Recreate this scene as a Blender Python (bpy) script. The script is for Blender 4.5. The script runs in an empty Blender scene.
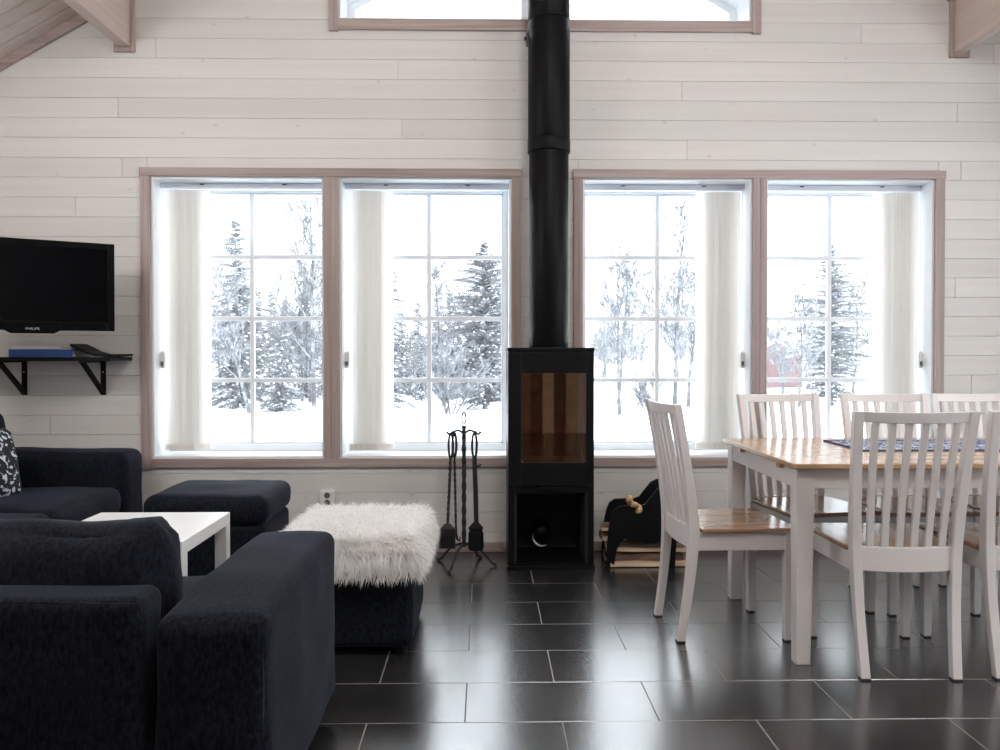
import bpy, bmesh, math, random
from mathutils import Vector, Matrix, noise
R = math.radians
sc = bpy.context.scene
col = sc.collection

# ------------------------------------------------------------------ camera, world, exposure
cam_d = bpy.data.cameras.new('camera'); cam = bpy.data.objects.new('camera', cam_d); col.objects.link(cam)
cam_d.sensor_width = 36.0; cam_d.lens = 814 * 36 / 1000.0; cam_d.shift_y = -0.013
cam_d.clip_start = 0.05; cam_d.clip_end = 400
cam.location = (0, 0, 1.137); cam.rotation_euler = (R(90 - 0.7), 0, R(-1.06))
sc.camera = cam

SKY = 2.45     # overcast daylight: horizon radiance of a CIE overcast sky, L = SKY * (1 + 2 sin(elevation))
FILL = 28.0    # emission of the unseen globes added to brighten the room
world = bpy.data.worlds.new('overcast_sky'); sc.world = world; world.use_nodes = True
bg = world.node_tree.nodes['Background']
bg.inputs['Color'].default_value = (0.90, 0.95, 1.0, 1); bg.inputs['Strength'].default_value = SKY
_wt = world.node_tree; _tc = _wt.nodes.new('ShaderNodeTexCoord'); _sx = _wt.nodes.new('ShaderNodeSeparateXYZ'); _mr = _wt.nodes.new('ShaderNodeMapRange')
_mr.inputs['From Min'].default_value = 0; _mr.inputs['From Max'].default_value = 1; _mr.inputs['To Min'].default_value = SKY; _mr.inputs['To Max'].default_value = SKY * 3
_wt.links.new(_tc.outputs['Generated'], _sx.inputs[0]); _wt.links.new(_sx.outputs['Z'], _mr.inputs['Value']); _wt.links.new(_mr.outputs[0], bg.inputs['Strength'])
sc.view_settings.view_transform = 'Standard'; sc.view_settings.look = 'None'
sc.view_settings.exposure = 0.0; sc.view_settings.gamma = 1.0
sc.view_settings.use_curve_mapping = False
cy = sc.cycles
cy.max_bounces = 10; cy.diffuse_bounces = 6; cy.glossy_bounces = 4; cy.transmission_bounces = 6
cy.transparent_max_bounces = 24; cy.sample_clamp_indirect = 10.0
cy.caustics_reflective = False; cy.caustics_refractive = False
cy.use_denoising = True

def portal(name, loc, rot, sx, sy):
    d = bpy.data.lights.new(name, 'AREA'); d.shape = 'RECTANGLE'; d.size = sx; d.size_y = sy
    d.cycles.is_portal = True
    o = bpy.data.objects.new(name, d); col.objects.link(o); o.location = loc; o.rotation_euler = rot
# daylight portals in the window openings (they only steer sampling of the sky)
for xc in (-1.395, -0.336, 1.041, 2.09):
    portal('window_portal', (xc, 5.02, 1.33), (R(-90), 0, 0), 0.97, 1.59)
portal('gable_portal', (0.35, 5.02, 3.44), (R(-90), 0, 0), 2.35, 0.87)
portal('side_portal', (3.98, 1.9, 1.35), (0, R(90), 0), 1.7, 3.8)
portal('side_portal_left', (-3.28, 2.2, 1.75), (0, R(-90), 0), 1.1, 1.6)

# ------------------------------------------------------------------ materials
def lin(r, g, b):
    f = lambda c: c / 12.92 if c <= 0.04045 else ((c + 0.055) / 1.055) ** 2.4
    return (f(r / 255), f(g / 255), f(b / 255), 1)
M = {}
class NT:
    def __init__(s, name):
        m = bpy.data.materials.new(name); m.use_nodes = True; s.m = m; s.t = m.node_tree
        s.b = s.t.nodes['Principled BSDF']; M[name] = m
    def n(s, typ, **kw):
        nd = s.t.nodes.new(typ)
        for k, v in kw.items():
            if k.startswith('_'): setattr(nd, k[1:], v)
            else: nd.inputs[k.replace('__', ' ')].default_value = v
        return nd
    def l(s, a, ao, b, bi): s.t.links.new(a.outputs[ao], b.inputs[bi])
    def coord(s, kind='Object', scale=(1, 1, 1)):
        tc = s.n('ShaderNodeTexCoord'); mp = s.n('ShaderNodeMapping'); mp.inputs['Scale'].default_value = scale
        s.l(tc, kind, mp, 'Vector'); return mp
def simple(name, c, rough=0.5, metal=0.0, spec=0.5, var=0.0, vscale=(8, 8, 8), bump=0.0, bscale=60, rnd=0.0, sheen=0.0, rvar=0.0):
    t = NT(name); b = t.b
    b.inputs['Base Color'].default_value = c; b.inputs['Roughness'].default_value = rough
    b.inputs['Metallic'].default_value = metal; b.inputs['Specular IOR Level'].default_value = spec
    if sheen:
        b.inputs['Sheen Weight'].default_value = sheen; b.inputs['Sheen Roughness'].default_value = 0.5
    if var or rnd:
        mp = t.coord('Object', vscale)
        nz = t.n('ShaderNodeTexNoise', Scale=1.0, Detail=5.0); t.l(mp, 'Vector', nz, 'Vector')
        rp = t.n('ShaderNodeMapRange'); rp.inputs['From Min'].default_value = 0.3; rp.inputs['From Max'].default_value = 0.7
        rp.inputs['To Min'].default_value = 1 - var; rp.inputs['To Max'].default_value = 1 + var
        t.l(nz, 'Fac', rp, 'Value')
        mul = t.n('ShaderNodeVectorMath', _operation='SCALE'); mul.inputs[0].default_value = c[:3]
        last = rp; out = 'Result'
        if rnd:
            oi = t.n('ShaderNodeObjectInfo'); r2 = t.n('ShaderNodeMapRange')
            r2.inputs['To Min'].default_value = 1 - rnd; r2.inputs['To Max'].default_value = 1 + rnd
            t.l(oi, 'Random', r2, 'Value')
            mm = t.n('ShaderNodeMath', _operation='MULTIPLY'); t.l(rp, 'Result', mm, 0); t.l(r2, 'Result', mm, 1)
            last, out = mm, 'Value'
        t.l(last, out, mul, 'Scale'); t.l(mul, 'Vector', b, 'Base Color')
        if rvar:
            rr = t.n('ShaderNodeMapRange'); rr.inputs['From Min'].default_value = 0.3; rr.inputs['From Max'].default_value = 0.7
            rr.inputs['To Min'].default_value = rough - rvar; rr.inputs['To Max'].default_value = rough + rvar
            t.l(nz, 'Fac', rr, 'Value'); t.l(rr, 'Result', b, 'Roughness')
    if bump:
        mp2 = t.coord('Object', (bscale,) * 3)
        n2 = t.n('ShaderNodeTexNoise', Scale=1.0, Detail=4.0); t.l(mp2, 'Vector', n2, 'Vector')
        bp = t.n('ShaderNodeBump'); bp.inputs['Strength'].default_value = bump; bp.inputs['Distance'].default_value = 0.01
        t.l(n2, 'Fac', bp, 'Height'); t.l(bp, 'Normal', b, 'Normal')
    return t.m

def wood(name, c, dark, scale, rough=0.45, grain=0.35, knots=0.0, kscale=(2.6, 9, 9), rnd=0.05, spec=0.4, kcol=None):
    """stained wood: streaky grain stretched along one axis, per-piece tone and sparse knots"""
    t = NT(name); b = t.b
    oi = t.n('ShaderNodeObjectInfo')
    tc = t.n('ShaderNodeTexCoord')
    off = t.n('ShaderNodeVectorMath', _operation='SCALE'); t.l(oi, 'Random', off, 'Scale'); off.inputs[0].default_value = (7, 13, 5)
    add = t.n('ShaderNodeVectorMath', _operation='ADD'); t.l(tc, 'Object', add, 0); t.l(off, 'Vector', add, 1)
    mp = t.n('ShaderNodeMapping'); mp.inputs['Scale'].default_value = scale; t.l(add, 'Vector', mp, 'Vector')
    nz = t.n('ShaderNodeTexNoise', Scale=1.0, Detail=6.0, Distortion=0.6); t.l(mp, 'Vector', nz, 'Vector')
    cr = t.n('ShaderNodeMapRange'); cr.inputs['From Min'].default_value = 0.35; cr.inputs['From Max'].default_value = 0.75
    cr.inputs['To Max'].default_value = grain
    t.l(nz, 'Fac', cr, 'Value')
    mix = t.n('ShaderNodeMix', _data_type='RGBA'); mix.inputs[6].default_value = c; mix.inputs[7].default_value = dark
    t.l(cr, 'Result', mix, 0)
    last = mix
    if knots:
        mk = t.n('ShaderNodeMapping'); mk.inputs['Scale'].default_value = kscale; t.l(add, 'Vector', mk, 'Vector')
        v = t.n('ShaderNodeTexVoronoi', Scale=1.0); t.l(mk, 'Vector', v, 'Vector')
        kr = t.n('ShaderNodeMapRange'); kr.inputs['From Min'].default_value = 0.085; kr.inputs['From Max'].default_value = 0.03
        kr.inputs['To Min'].default_value = 0; kr.inputs['To Max'].default_value = knots
        t.l(v, 'Distance', kr, 'Value')
        m2 = t.n('ShaderNodeMix', _data_type='RGBA'); m2.inputs[7].default_value = kcol or dark
        t.l(mix, 2, m2, 6); t.l(kr, 'Result', m2, 0); last = m2
    r2 = t.n('ShaderNodeMapRange'); r2.inputs['To Min'].default_value = 1 - rnd; r2.inputs['To Max'].default_value = 1 + rnd
    t.l(oi, 'Random', r2, 'Value')
    sc_ = t.n('ShaderNodeVectorMath', _operation='SCALE'); t.l(last, 2, sc_, 0); t.l(r2, 'Result', sc_, 'Scale')
    t.l(sc_, 'Vector', b, 'Base Color')
    b.inputs['Roughness'].default_value = rough; b.inputs['Specular IOR Level'].default_value = spec
    bp = t.n('ShaderNodeBump'); bp.inputs['Strength'].default_value = 0.06; bp.inputs['Distance'].default_value = 0.004
    t.l(nz, 'Fac', bp, 'Height'); t.l(bp, 'Normal', b, 'Normal')
    return t.m

wood('wall_wood', (0.715, 0.698, 0.668, 1), (0.64, 0.60, 0.565, 1), (0.8, 30, 26), rough=0.5, grain=0.55, knots=0.4, kscale=(5, 9, 8), kcol=(0.46, 0.37, 0.33, 1))
wood('ceiling_wood', (0.66, 0.575, 0.535, 1), (0.52, 0.41, 0.37, 1), (0.8, 30, 26), rough=0.5, grain=0.6, knots=0.7, kcol=(0.32, 0.2, 0.16, 1))
wood('beam_wood', (0.62, 0.52, 0.47, 1), (0.50, 0.38, 0.33, 1), (24, 0.8, 24), rough=0.5, grain=0.6, knots=0.6, kscale=(9, 2.6, 9))
wood('casing_h', (0.45, 0.37, 0.345, 1), (0.28, 0.195, 0.175, 1), (1.0, 30, 40), rough=0.45, grain=0.9)
wood('casing_v', (0.45, 0.37, 0.345, 1), (0.28, 0.195, 0.175, 1), (40, 30, 1.0), rough=0.45, grain=0.9)
simple('white_paint', (0.80, 0.80, 0.79, 1), 0.35, var=0.03)
simple('window_white', (0.80, 0.825, 0.85, 1), 0.3, var=0.02)
simple('grout', (0.27, 0.265, 0.26, 1), 0.9, var=0.15, vscale=(30, 30, 30))
simple('plaster_dark', (0.40, 0.33, 0.29, 1), 0.8, var=0.1)
simple('black_steel', (0.004, 0.004, 0.005, 1), 0.42, var=0.1, spec=0.2, bump=0.03, bscale=300)
simple('flue_black', (0.003, 0.0032, 0.0045, 1), 0.45, var=0.1, spec=0.14)
simple('iron', (0.008, 0.008, 0.009, 1), 0.5, var=0.2, vscale=(30, 30, 30), bump=0.1, bscale=120)
simple('niche_dark', (0.004, 0.004, 0.004, 1), 0.8, var=0.1)
simple('black_plastic', (0.003, 0.003, 0.004, 1), 0.3, var=0.05, spec=0.1)
simple('screen_black', (0.002, 0.002, 0.003, 1), 0.12, var=0.05, spec=0.12)
simple('matte_black', (0.0035, 0.0035, 0.0045, 1), 0.6, var=0.1, spec=0.2)
simple('steel_light', (0.55, 0.55, 0.57, 1), 0.35, metal=0.8, var=0.05)
simple('logo_grey', (0.55, 0.56, 0.58, 1), 0.35, var=0.02)
simple('book_white', (0.9, 0.9, 0.9, 1), 0.6, var=0.04)
simple('book_blue', (0.015, 0.075, 0.30, 1), 0.45, var=0.1)
simple('socket_white', (0.78, 0.77, 0.75, 1), 0.35, var=0.02)
simple('socket_dark', (0.12, 0.115, 0.11, 1), 0.5, var=0.05)
def blindmat():
    simple('blind_fabric', (0.95, 0.94, 0.92, 1), 0.8, var=0.03, vscale=(60, 60, 3))
    t = M['blind_fabric'].node_tree; b = t.nodes['Principled BSDF']; o = t.nodes['Material Output']
    tl = t.nodes.new('ShaderNodeBsdfTranslucent'); tl.inputs['Color'].default_value = (0.99, 0.98, 0.96, 1)
    mx = t.nodes.new('ShaderNodeMixShader'); mx.inputs[0].default_value = 0.62
    t.links.new(b.outputs[0], mx.inputs[1]); t.links.new(tl.outputs[0], mx.inputs[2]); m2 = t.nodes.new('ShaderNodeMixShader'); m2.inputs[0].default_value = 0.24; tp = t.nodes.new('ShaderNodeBsdfTransparent')   # sheer weave
    t.links.new(mx.outputs[0], m2.inputs[1]); t.links.new(tp.outputs[0], m2.inputs[2]); t.links.new(m2.outputs[0], o.inputs[0])
blindmat()
simple('weight_beige', (0.72, 0.68, 0.63, 1), 0.6, var=0.05)
simple('rail_grey', (0.70, 0.74, 0.80, 1), 0.35, var=0.03)
simple('chair_white', (0.74, 0.70, 0.685, 1), 0.38, var=0.03, vscale=(3, 3, 3))
wood('seat_wood', (0.36, 0.21, 0.125, 1), (0.20, 0.10, 0.055, 1), (26, 2, 26), rough=0.18, grain=0.9, spec=0.9)
wood('table_wood', (0.52, 0.335, 0.19, 1), (0.38, 0.22, 0.115, 1), (2, 26, 26), rough=0.17, grain=0.8, spec=0.9)
wood('log_wood', (0.84, 0.67, 0.48, 1), (0.56, 0.38, 0.24, 1), (3, 50, 50), rough=0.8, grain=0.9, rnd=0.15)
simple('bark', (0.17, 0.10, 0.07, 1), 0.9, var=0.5, vscale=(8, 60, 60), bump=0.4, bscale=90)
simple('rope', (0.50, 0.33, 0.17, 1), 0.9, var=0.3, vscale=(90, 90, 90), bump=0.4, bscale=250)
simple('rubber', (0.02, 0.02, 0.02, 1), 0.7, var=0.1)
simple('firebrick', (0.22, 0.13, 0.085, 1), 0.85, var=0.3, vscale=(14, 14, 14), rnd=0.25, bump=0.2, bscale=50)
simple('fur', (0.95, 0.935, 0.92, 1), 0.7, var=0.04, vscale=(12, 12, 12))
def furmat():
    t = M['fur'].node_tree; b = t.nodes['Principled BSDF']; o = t.nodes['Material Output']
    tl = t.nodes.new('ShaderNodeBsdfTranslucent'); tl.inputs['Color'].default_value = (0.97, 0.96, 0.95, 1)
    mx = t.nodes.new('ShaderNodeMixShader'); mx.inputs[0].default_value = 0.35
    t.links.new(b.outputs[0], mx.inputs[1]); t.links.new(tl.outputs[0], mx.inputs[2]); t.links.new(mx.outputs[0], o.inputs[0])
furmat()
simple('snow', (0.86, 0.88, 0.92, 1), 0.9, var=0.03, vscale=(0.6, 0.6, 0.6))
simple('twigs_dark', (0.10, 0.10, 0.108, 1), 0.9, var=0.3, vscale=(3, 3, 3), rnd=0.2, spec=0.1)
def dusted(name, dark, light, sc, lo, hi):
    t = NT(name); b = t.b; mp = t.coord('Object', (sc,) * 3)
    nz = t.n('ShaderNodeTexNoise', Scale=1.0, Detail=4.0, Roughness=0.75); t.l(mp, 'Vector', nz, 'Vector')
    rp = t.n('ShaderNodeMapRange'); rp.inputs['From Min'].default_value = lo; rp.inputs['From Max'].default_value = hi; t.l(nz, 'Fac', rp, 'Value')
    mix = t.n('ShaderNodeMix', _data_type='RGBA'); mix.inputs[6].default_value = dark; mix.inputs[7].default_value = light
    t.l(rp, 'Result', mix, 0); t.l(mix, 2, b, 'Base Color'); b.inputs['Roughness'].default_value = 0.9; b.inputs['Specular IOR Level'].default_value = 0.1
dusted('needles', (0.11, 0.117, 0.128, 1), (0.42, 0.43, 0.46, 1), 7.0, 0.42, 0.68)
dusted('twigs', (0.11, 0.11, 0.12, 1), (0.42, 0.43, 0.46, 1), 2.0, 0.45, 0.7)
dusted('frost', (0.16, 0.163, 0.176, 1), (0.44, 0.45, 0.475, 1), 4.0, 0.40, 0.66)
simple('red_timber', (0.20, 0.115, 0.115, 1), 0.8, var=0.15)
simple('tag_silver', (0.35, 0.37, 0.4, 1), 0.5, var=0.05)

# dark navy upholstery
def fabric(name, c, c2, sheen):
    t = NT(name); b = t.b
    mp = t.coord('Object', (120, 120, 50)); nz = t.n('ShaderNodeTexNoise', Scale=1.0, Detail=7.0, Roughness=0.7); t.l(mp, 'Vector', nz, 'Vector')
    rp = t.n('ShaderNodeMapRange'); rp.inputs['From Min'].default_value = 0.38; rp.inputs['From Max'].default_value = 0.66
    t.l(nz, 'Fac', rp, 'Value')
    mix = t.n('ShaderNodeMix', _data_type='RGBA'); mix.inputs[6].default_value = c; mix.inputs[7].default_value = c2
    t.l(rp, 'Result', mix, 0); t.l(mix, 2, b, 'Base Color')
    b.inputs['Roughness'].default_value = 0.85; b.inputs['Specular IOR Level'].default_value = 0.15
    b.inputs['Sheen Weight'].default_value = sheen; b.inputs['Sheen Roughness'].default_value = 0.35
    b.inputs['Sheen Tint'].default_value = (0.55, 0.65, 0.9, 1)
    m2 = t.coord('Object', (420, 420, 420)); n2 = t.n('ShaderNodeTexNoise', Scale=1.0, Detail=2.0); t.l(m2, 'Vector', n2, 'Vector')
    bp = t.n('ShaderNodeBump'); bp.inputs['Strength'].default_value = 0.35; bp.inputs['Distance'].default_value = 0.004
    t.l(n2, 'Fac', bp, 'Height'); t.l(bp, 'Normal', b, 'Normal')
fabric('sofa_fabric', (0.0008, 0.001, 0.002, 1), (0.0145, 0.0175, 0.027, 1), 0.10)

# glossy charcoal tile
def tilemat():
    t = NT('tile'); b = t.b
    oi = t.n('ShaderNodeObjectInfo'); tc = t.n('ShaderNodeTexCoord')
    off = t.n('ShaderNodeVectorMath', _operation='SCALE'); off.inputs[0].default_value = (11, 5, 3); t.l(oi, 'Random', off, 'Scale')
    add = t.n('ShaderNodeVectorMath', _operation='ADD'); t.l(tc, 'Object', add, 0); t.l(off, 'Vector', add, 1)
    nz = t.n('ShaderNodeTexNoise', Scale=5.0, Detail=8.0, Roughness=0.65); t.l(add, 'Vector', nz, 'Vector')
    rp = t.n('ShaderNodeMapRange'); rp.inputs['From Min'].default_value = 0.3; rp.inputs['From Max'].default_value = 0.7; t.l(nz, 'Fac', rp, 'Value')
    mix = t.n('ShaderNodeMix', _data_type='RGBA'); mix.inputs[6].default_value = (0.013, 0.0125, 0.0135, 1); mix.inputs[7].default_value = (0.024, 0.0225, 0.024, 1)
    t.l(rp, 'Result', mix, 0); t.l(mix, 2, b, 'Base Color')
    rr = t.n('ShaderNodeMapRange'); rr.inputs['From Min'].default_value = 0.3; rr.inputs['From Max'].default_value = 0.7
    rr.inputs['To Min'].default_value = 0.22; rr.inputs['To Max'].default_value = 0.25
    t.l(nz, 'Fac', rr, 'Value'); t.l(rr, 'Result', b, 'Roughness')
    b.inputs['IOR'].default_value = 2.95
    n2 = t.n('ShaderNodeTexNoise', Scale=3.0, Detail=3.0); t.l(add, 'Vector', n2, 'Vector')
    bp = t.n('ShaderNodeBump'); bp.inputs['Strength'].default_value = 0.015; bp.inputs['Distance'].default_value = 0.01
    t.l(n2, 'Fac', bp, 'Height'); t.l(bp, 'Normal', b, 'Normal')
tilemat()

def glassmat(name, tint, refl_tint, base):
    m = bpy.data.materials.new(name); m.use_nodes = True; t = m.node_tree; t.nodes.clear(); M[name] = m
    o = t.nodes.new('ShaderNodeOutputMaterial'); mx = t.nodes.new('ShaderNodeMixShader')
    tr = t.nodes.new('ShaderNodeBsdfTransparent'); tr.inputs['Color'].default_value = tint
    gl = t.nodes.new('ShaderNodeBsdfGlossy'); gl.inputs['Roughness'].default_value = 0.02; gl.inputs['Color'].default_value = refl_tint
    fr = t.nodes.new('ShaderNodeFresnel'); fr.inputs['IOR'].default_value = base
    ge = t.nodes.new('ShaderNodeNewGeometry'); mr = t.nodes.new('ShaderNodeMath'); mr.operation = 'MULTIPLY'; iv = t.nodes.new('ShaderNodeMath'); iv.operation = 'SUBTRACT'; iv.inputs[0].default_value = 1.0
    t.links.new(ge.outputs['Backfacing'], iv.inputs[1]); t.links.new(fr.outputs[0], mr.inputs[0]); t.links.new(iv.outputs[0], mr.inputs[1])   # reflect on the entering face only
    t.links.new(mr.outputs[0], mx.inputs[0]); t.links.new(tr.outputs[0], mx.inputs[1]); t.links.new(gl.outputs[0], mx.inputs[2])
    t.links.new(mx.outputs[0], o.inputs[0])
glassmat('glass', (0.97, 0.985, 0.985, 1), (1, 1, 1, 1), 1.35)
glassmat('stove_glass', (0.62, 0.45, 0.36, 1), (1.0, 0.78, 0.62, 1), 2.5)

# patterned textiles
def pattern(name, dark, light, scale, lo, hi):
    t = NT(name); b = t.b
    mp = t.coord('Object', scale)
    nz = t.n('ShaderNodeTexNoise', Scale=1.0, Detail=2.5, Distortion=1.4); t.l(mp, 'Vector', nz, 'Vector')
    v = t.n('ShaderNodeTexVoronoi', Scale=1.6); t.l(mp, 'Vector', v, 'Vector')
    sub = t.n('ShaderNodeMath', _operation='ADD'); t.l(nz, 'Fac', sub, 0)
    mu = t.n('ShaderNodeMath', _operation='MULTIPLY'); t.l(v, 'Distance', mu, 0); mu.inputs[1].default_value = -0.35
    t.l(mu, 'Value', sub, 1)
    rp = t.n('ShaderNodeMapRange'); rp.inputs['From Min'].default_value = lo; rp.inputs['From Max'].default_value = hi; t.l(sub, 'Value', rp, 'Value')
    mix = t.n('ShaderNodeMix', _data_type='RGBA'); mix.inputs[6].default_value = dark; mix.inputs[7].default_value = light
    t.l(rp, 'Result', mix, 0); t.l(mix, 2, b, 'Base Color'); b.inputs['Roughness'].default_value = 0.85
pattern('floral', (0.010, 0.012, 0.018, 1), (0.62, 0.68, 0.76, 1), (26, 26, 26), 0.38, 0.44)
pattern('runner_cloth', (0.055, 0.075, 0.20, 1), (0.66, 0.68, 0.74, 1), (38, 38, 38), 0.30, 0.42)
simple('runner_border', (0.05, 0.065, 0.15, 1), 0.85, var=0.2)

# ------------------------------------------------------------------ mesh helpers
class MB:
    def __init__(s): s.v = []; s.f = []
    def add(s, v, f):
        o = len(s.v); s.v += [tuple(p) for p in v]; s.f += [tuple(i + o for i in q) for q in f]; return s
    def box(s, x0, x1, y0, y1, z0, z1):
        v = [(x0, y0, z0), (x1, y0, z0), (x1, y1, z0), (x0, y1, z0), (x0, y0, z1), (x1, y0, z1), (x1, y1, z1), (x0, y1, z1)]
        return s.add(v, [(0, 3, 2, 1), (4, 5, 6, 7), (0, 1, 5, 4), (1, 2, 6, 5), (2, 3, 7, 6), (3, 0, 4, 7)])
    def loft(s, rings, caps=True, closed=True):
        n = len(rings[0]); o = len(s.v)
        for r in rings: s.v += [tuple(p) for p in r]
        for i in range(len(rings) - 1):
            for j in range(n if closed else n - 1):
                k = (j + 1) % n
                s.f.append((o + i * n + j, o + i * n + k, o + (i + 1) * n + k, o + (i + 1) * n + j))
        if caps and closed:
            s.f.append(tuple(o + j for j in reversed(range(n)))); e = o + (len(rings) - 1) * n
            s.f.append(tuple(e + j for j in range(n)))
        return s
    def tube(s, pts, rad, n=8, caps=True, twist=0.0, flat=1.0):
        pts = [Vector(p) for p in pts]; rings = []
        up = Vector((0.123, 0.371, 0.92)).normalized()
        prev = None
        for i, p in enumerate(pts):
            t = (pts[min(i + 1, len(pts) - 1)] - pts[max(i - 1, 0)]).normalized()
            a = (prev - t * prev.dot(t)) if prev is not None else t.cross(up if abs(t.dot(up)) < 0.9 else Vector((1, 0, 0)))
            a.normalize(); prev = a; b = t.cross(a)
            r = rad[i] if isinstance(rad, (list, tuple)) else rad
            rings.append([p + (a * math.cos(2 * math.pi * j / n + twist * i) + b * math.sin(2 * math.pi * j / n + twist * i) * flat) * r for j in range(n)])
        return s.loft(rings, caps)
    def cyl(s, c, r, z0, z1, n=32, r1=None):
        r1 = r if r1 is None else r1
        return s.loft([[(c[0] + math.cos(2 * math.pi * j / n) * q, c[1] + math.sin(2 * math.pi * j / n) * q, z) for j in range(n)] for q, z in ((r, z0), (r1, z1))])
    def prism_y(s, poly, y0, y1):
        """polygon in x-z extruded along y (poly counter-clockwise seen from -y)"""
        n = len(poly); o = len(s.v)
        s.v += [(x, y0, z) for x, z in poly] + [(x, y1, z) for x, z in poly]
        s.f.append(tuple(o + i for i in range(n))); s.f.append(tuple(o + n + i for i in reversed(range(n))))
        for i in range(n):
            k = (i + 1) % n; s.f.append((o + k, o + i, o + n + i, o + n + k))
        return s
    def mesh(s, name):
        me = bpy.data.meshes.new(name); me.from_pydata(s.v, [], s.f); me.update(); return me
    def build(s, name, mat, parent=None, bevel=0.0, smooth=False, seg=2, loc=None):
        me = s.mesh(name)
        return mk(name, me, mat, parent, bevel, smooth, seg, loc)
def mk(name, me, mat, parent=None, bevel=0.0, smooth=False, seg=2, loc=None):
    if not me.materials: me.materials.append(M[mat])
    o = bpy.data.objects.new(name, me); col.objects.link(o)
    if parent is not None: o.parent = parent
    if loc is not None: o.location = loc
    if bevel:
        b = o.modifiers.new('bevel', 'BEVEL'); b.width = bevel; b.segments = seg; b.limit_method = 'ANGLE'; b.angle_limit = R(40)
        b.harden_normals = False
    if smooth:
        for p in me.polygons: p.use_smooth = True
    return o
def tag(o, label=None, cat=None, group=None, kind=None):
    if label: o['label'] = label
    if cat: o['category'] = cat
    if group: o['group'] = group
    if kind: o['kind'] = kind
    return o
def empty(name, loc=(0, 0, 0), rz=0.0, label=None, cat=None, group=None, kind=None):
    o = bpy.data.objects.new(name, None); col.objects.link(o); o.location = loc; o.rotation_euler = (0, 0, rz)
    o.empty_display_size = 0.1
    return tag(o, label, cat, group, kind)
def copy_tree(o, parent=None):
    c = o.copy(); col.objects.link(c); c.parent = parent
    for ch in list(o.children): copy_tree(ch, c)
    return c
def box(name, mat, parent, x0, x1, y0, y1, z0, z1, bevel=0.0, seg=2):
    return MB().box(x0, x1, y0, y1, z0, z1).build(name, mat, parent, bevel, False, seg)

def soft_box(dx, dy, dz, r, puff=(0, 0, 0), n=14, wob=0.0, wsc=3.0, seed=0, sag=None):
    """upholstered block centred on x,y with its base at z=0: rounded edges, bulging faces, gentle wrinkles"""
    hx, hy, hz = dx / 2, dy / 2, dz / 2
    m = MB(); key = {}
    def pt(p):
        k = tuple(round(c, 5) for c in p)
        if k in key: return key[k]
        u, v, w = p
        q = Vector((u * hx, v * hy, w * hz))
        inner = Vector((max(-hx + r, min(hx - r, q.x)), max(-hy + r, min(hy - r, q.y)), max(-hz + r, min(hz - r, q.z))))
        d = q - inner
        nrm = d.normalized() if d.length > 1e-9 else Vector((0, 0, 0))
        if d.length > 1e-9: q = inner + nrm * min(r, d.length) if d.length > r else q
        a, b, c = 1 - u * u, 1 - v * v, 1 - w * w
        q.x += puff[0] * u * b * c * (1 if abs(u) > 0.999 else abs(u))
        q.y += puff[1] * v * a * c * (1 if abs(v) > 0.999 else abs(v))
        q.z += puff[2] * w * a * b * (1 if abs(w) > 0.999 else abs(w))
        if wob:
            dirv = Vector((u if abs(u) > .999 else 0, v if abs(v) > .999 else 0, w if abs(w) > .999 else 0))
            if dirv.length: q += dirv.normalized() * noise.noise(Vector((q.x, q.y, q.z)) * wsc + Vector((seed * 7.1, seed * 3.3, 1))) * wob
        if sag: q = sag(q)
        q.z += hz
        m.v.append(tuple(q)); key[k] = len(m.v) - 1
        return key[k]
    # denser spacing near the edges so the radius is carried by several faces
    def axis(h):
        e = min(0.9, r / h); k = 4
        left = [-1 + e * (1 - math.cos(math.pi / 2 * i / k)) for i in range(k)]
        mid = [-1 + e + (2 - 2 * e) * i / n for i in range(n + 1)]
        return left + mid + [-x for x in reversed(left)]
    ax, ay, az = axis(hx), axis(hy), axis(hz)
    def face(A, B, fn, flip):
        for i in range(len(A) - 1):
            for j in range(len(B) - 1):
                q = [pt(fn(A[i], B[j])), pt(fn(A[i + 1], B[j])), pt(fn(A[i + 1], B[j + 1])), pt(fn(A[i], B[j + 1]))]
                m.f.append(tuple(reversed(q)) if flip else tuple(q))
    face(ax, ay, lambda a, b: (a, b, 1), False); face(ax, ay, lambda a, b: (a, b, -1), True)
    face(ax, az, lambda a, b: (a, -1, b), False); face(ax, az, lambda a, b: (a, 1, b), True)
    face(ay, az, lambda a, b: (1, a, b), False); face(ay, az, lambda a, b: (-1, a, b), True)
    return m

# ------------------------------------------------------------------ structure: floor
YW, XL, XR, YR = 4.63, -2.95, 3.65, -3.0
RX, RZ, SL = 0.346, 4.53, 0.5755          # ridge position, height and roof slope
random.seed(4)
floor = MB().box(XL - .3, XR + .3, YR - .3, YW + .3, -0.15, -0.0012).build('floor', 'grout'); tag(floor, kind='structure')
TG = 0.0020
tile_me = {}
def tile_mesh(w, d):
    k = (round(w, 3), round(d, 3))
    if k not in tile_me:
        m = MB(); b = 0.0005
        m.loft([[(TG, TG, -.004), (w - TG, TG, -.004), (w - TG, d - TG, -.004), (TG, d - TG, -.004)],
                [(TG, TG, -b), (w - TG, TG, -b), (w - TG, d - TG, -b), (TG, d - TG, -b)],
                [(TG + b, TG + b, 0), (w - TG - b, TG + b, 0), (w - TG - b, d - TG - b, 0), (TG + b, d - TG - b, 0)]])
        tile_me[k] = m.mesh('floor_tile'); tile_me[k].materials.append(M['tile'])
    return tile_me[k]
rest = MB()
row = 0; y1 = 4.583 + 0.2995
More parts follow.
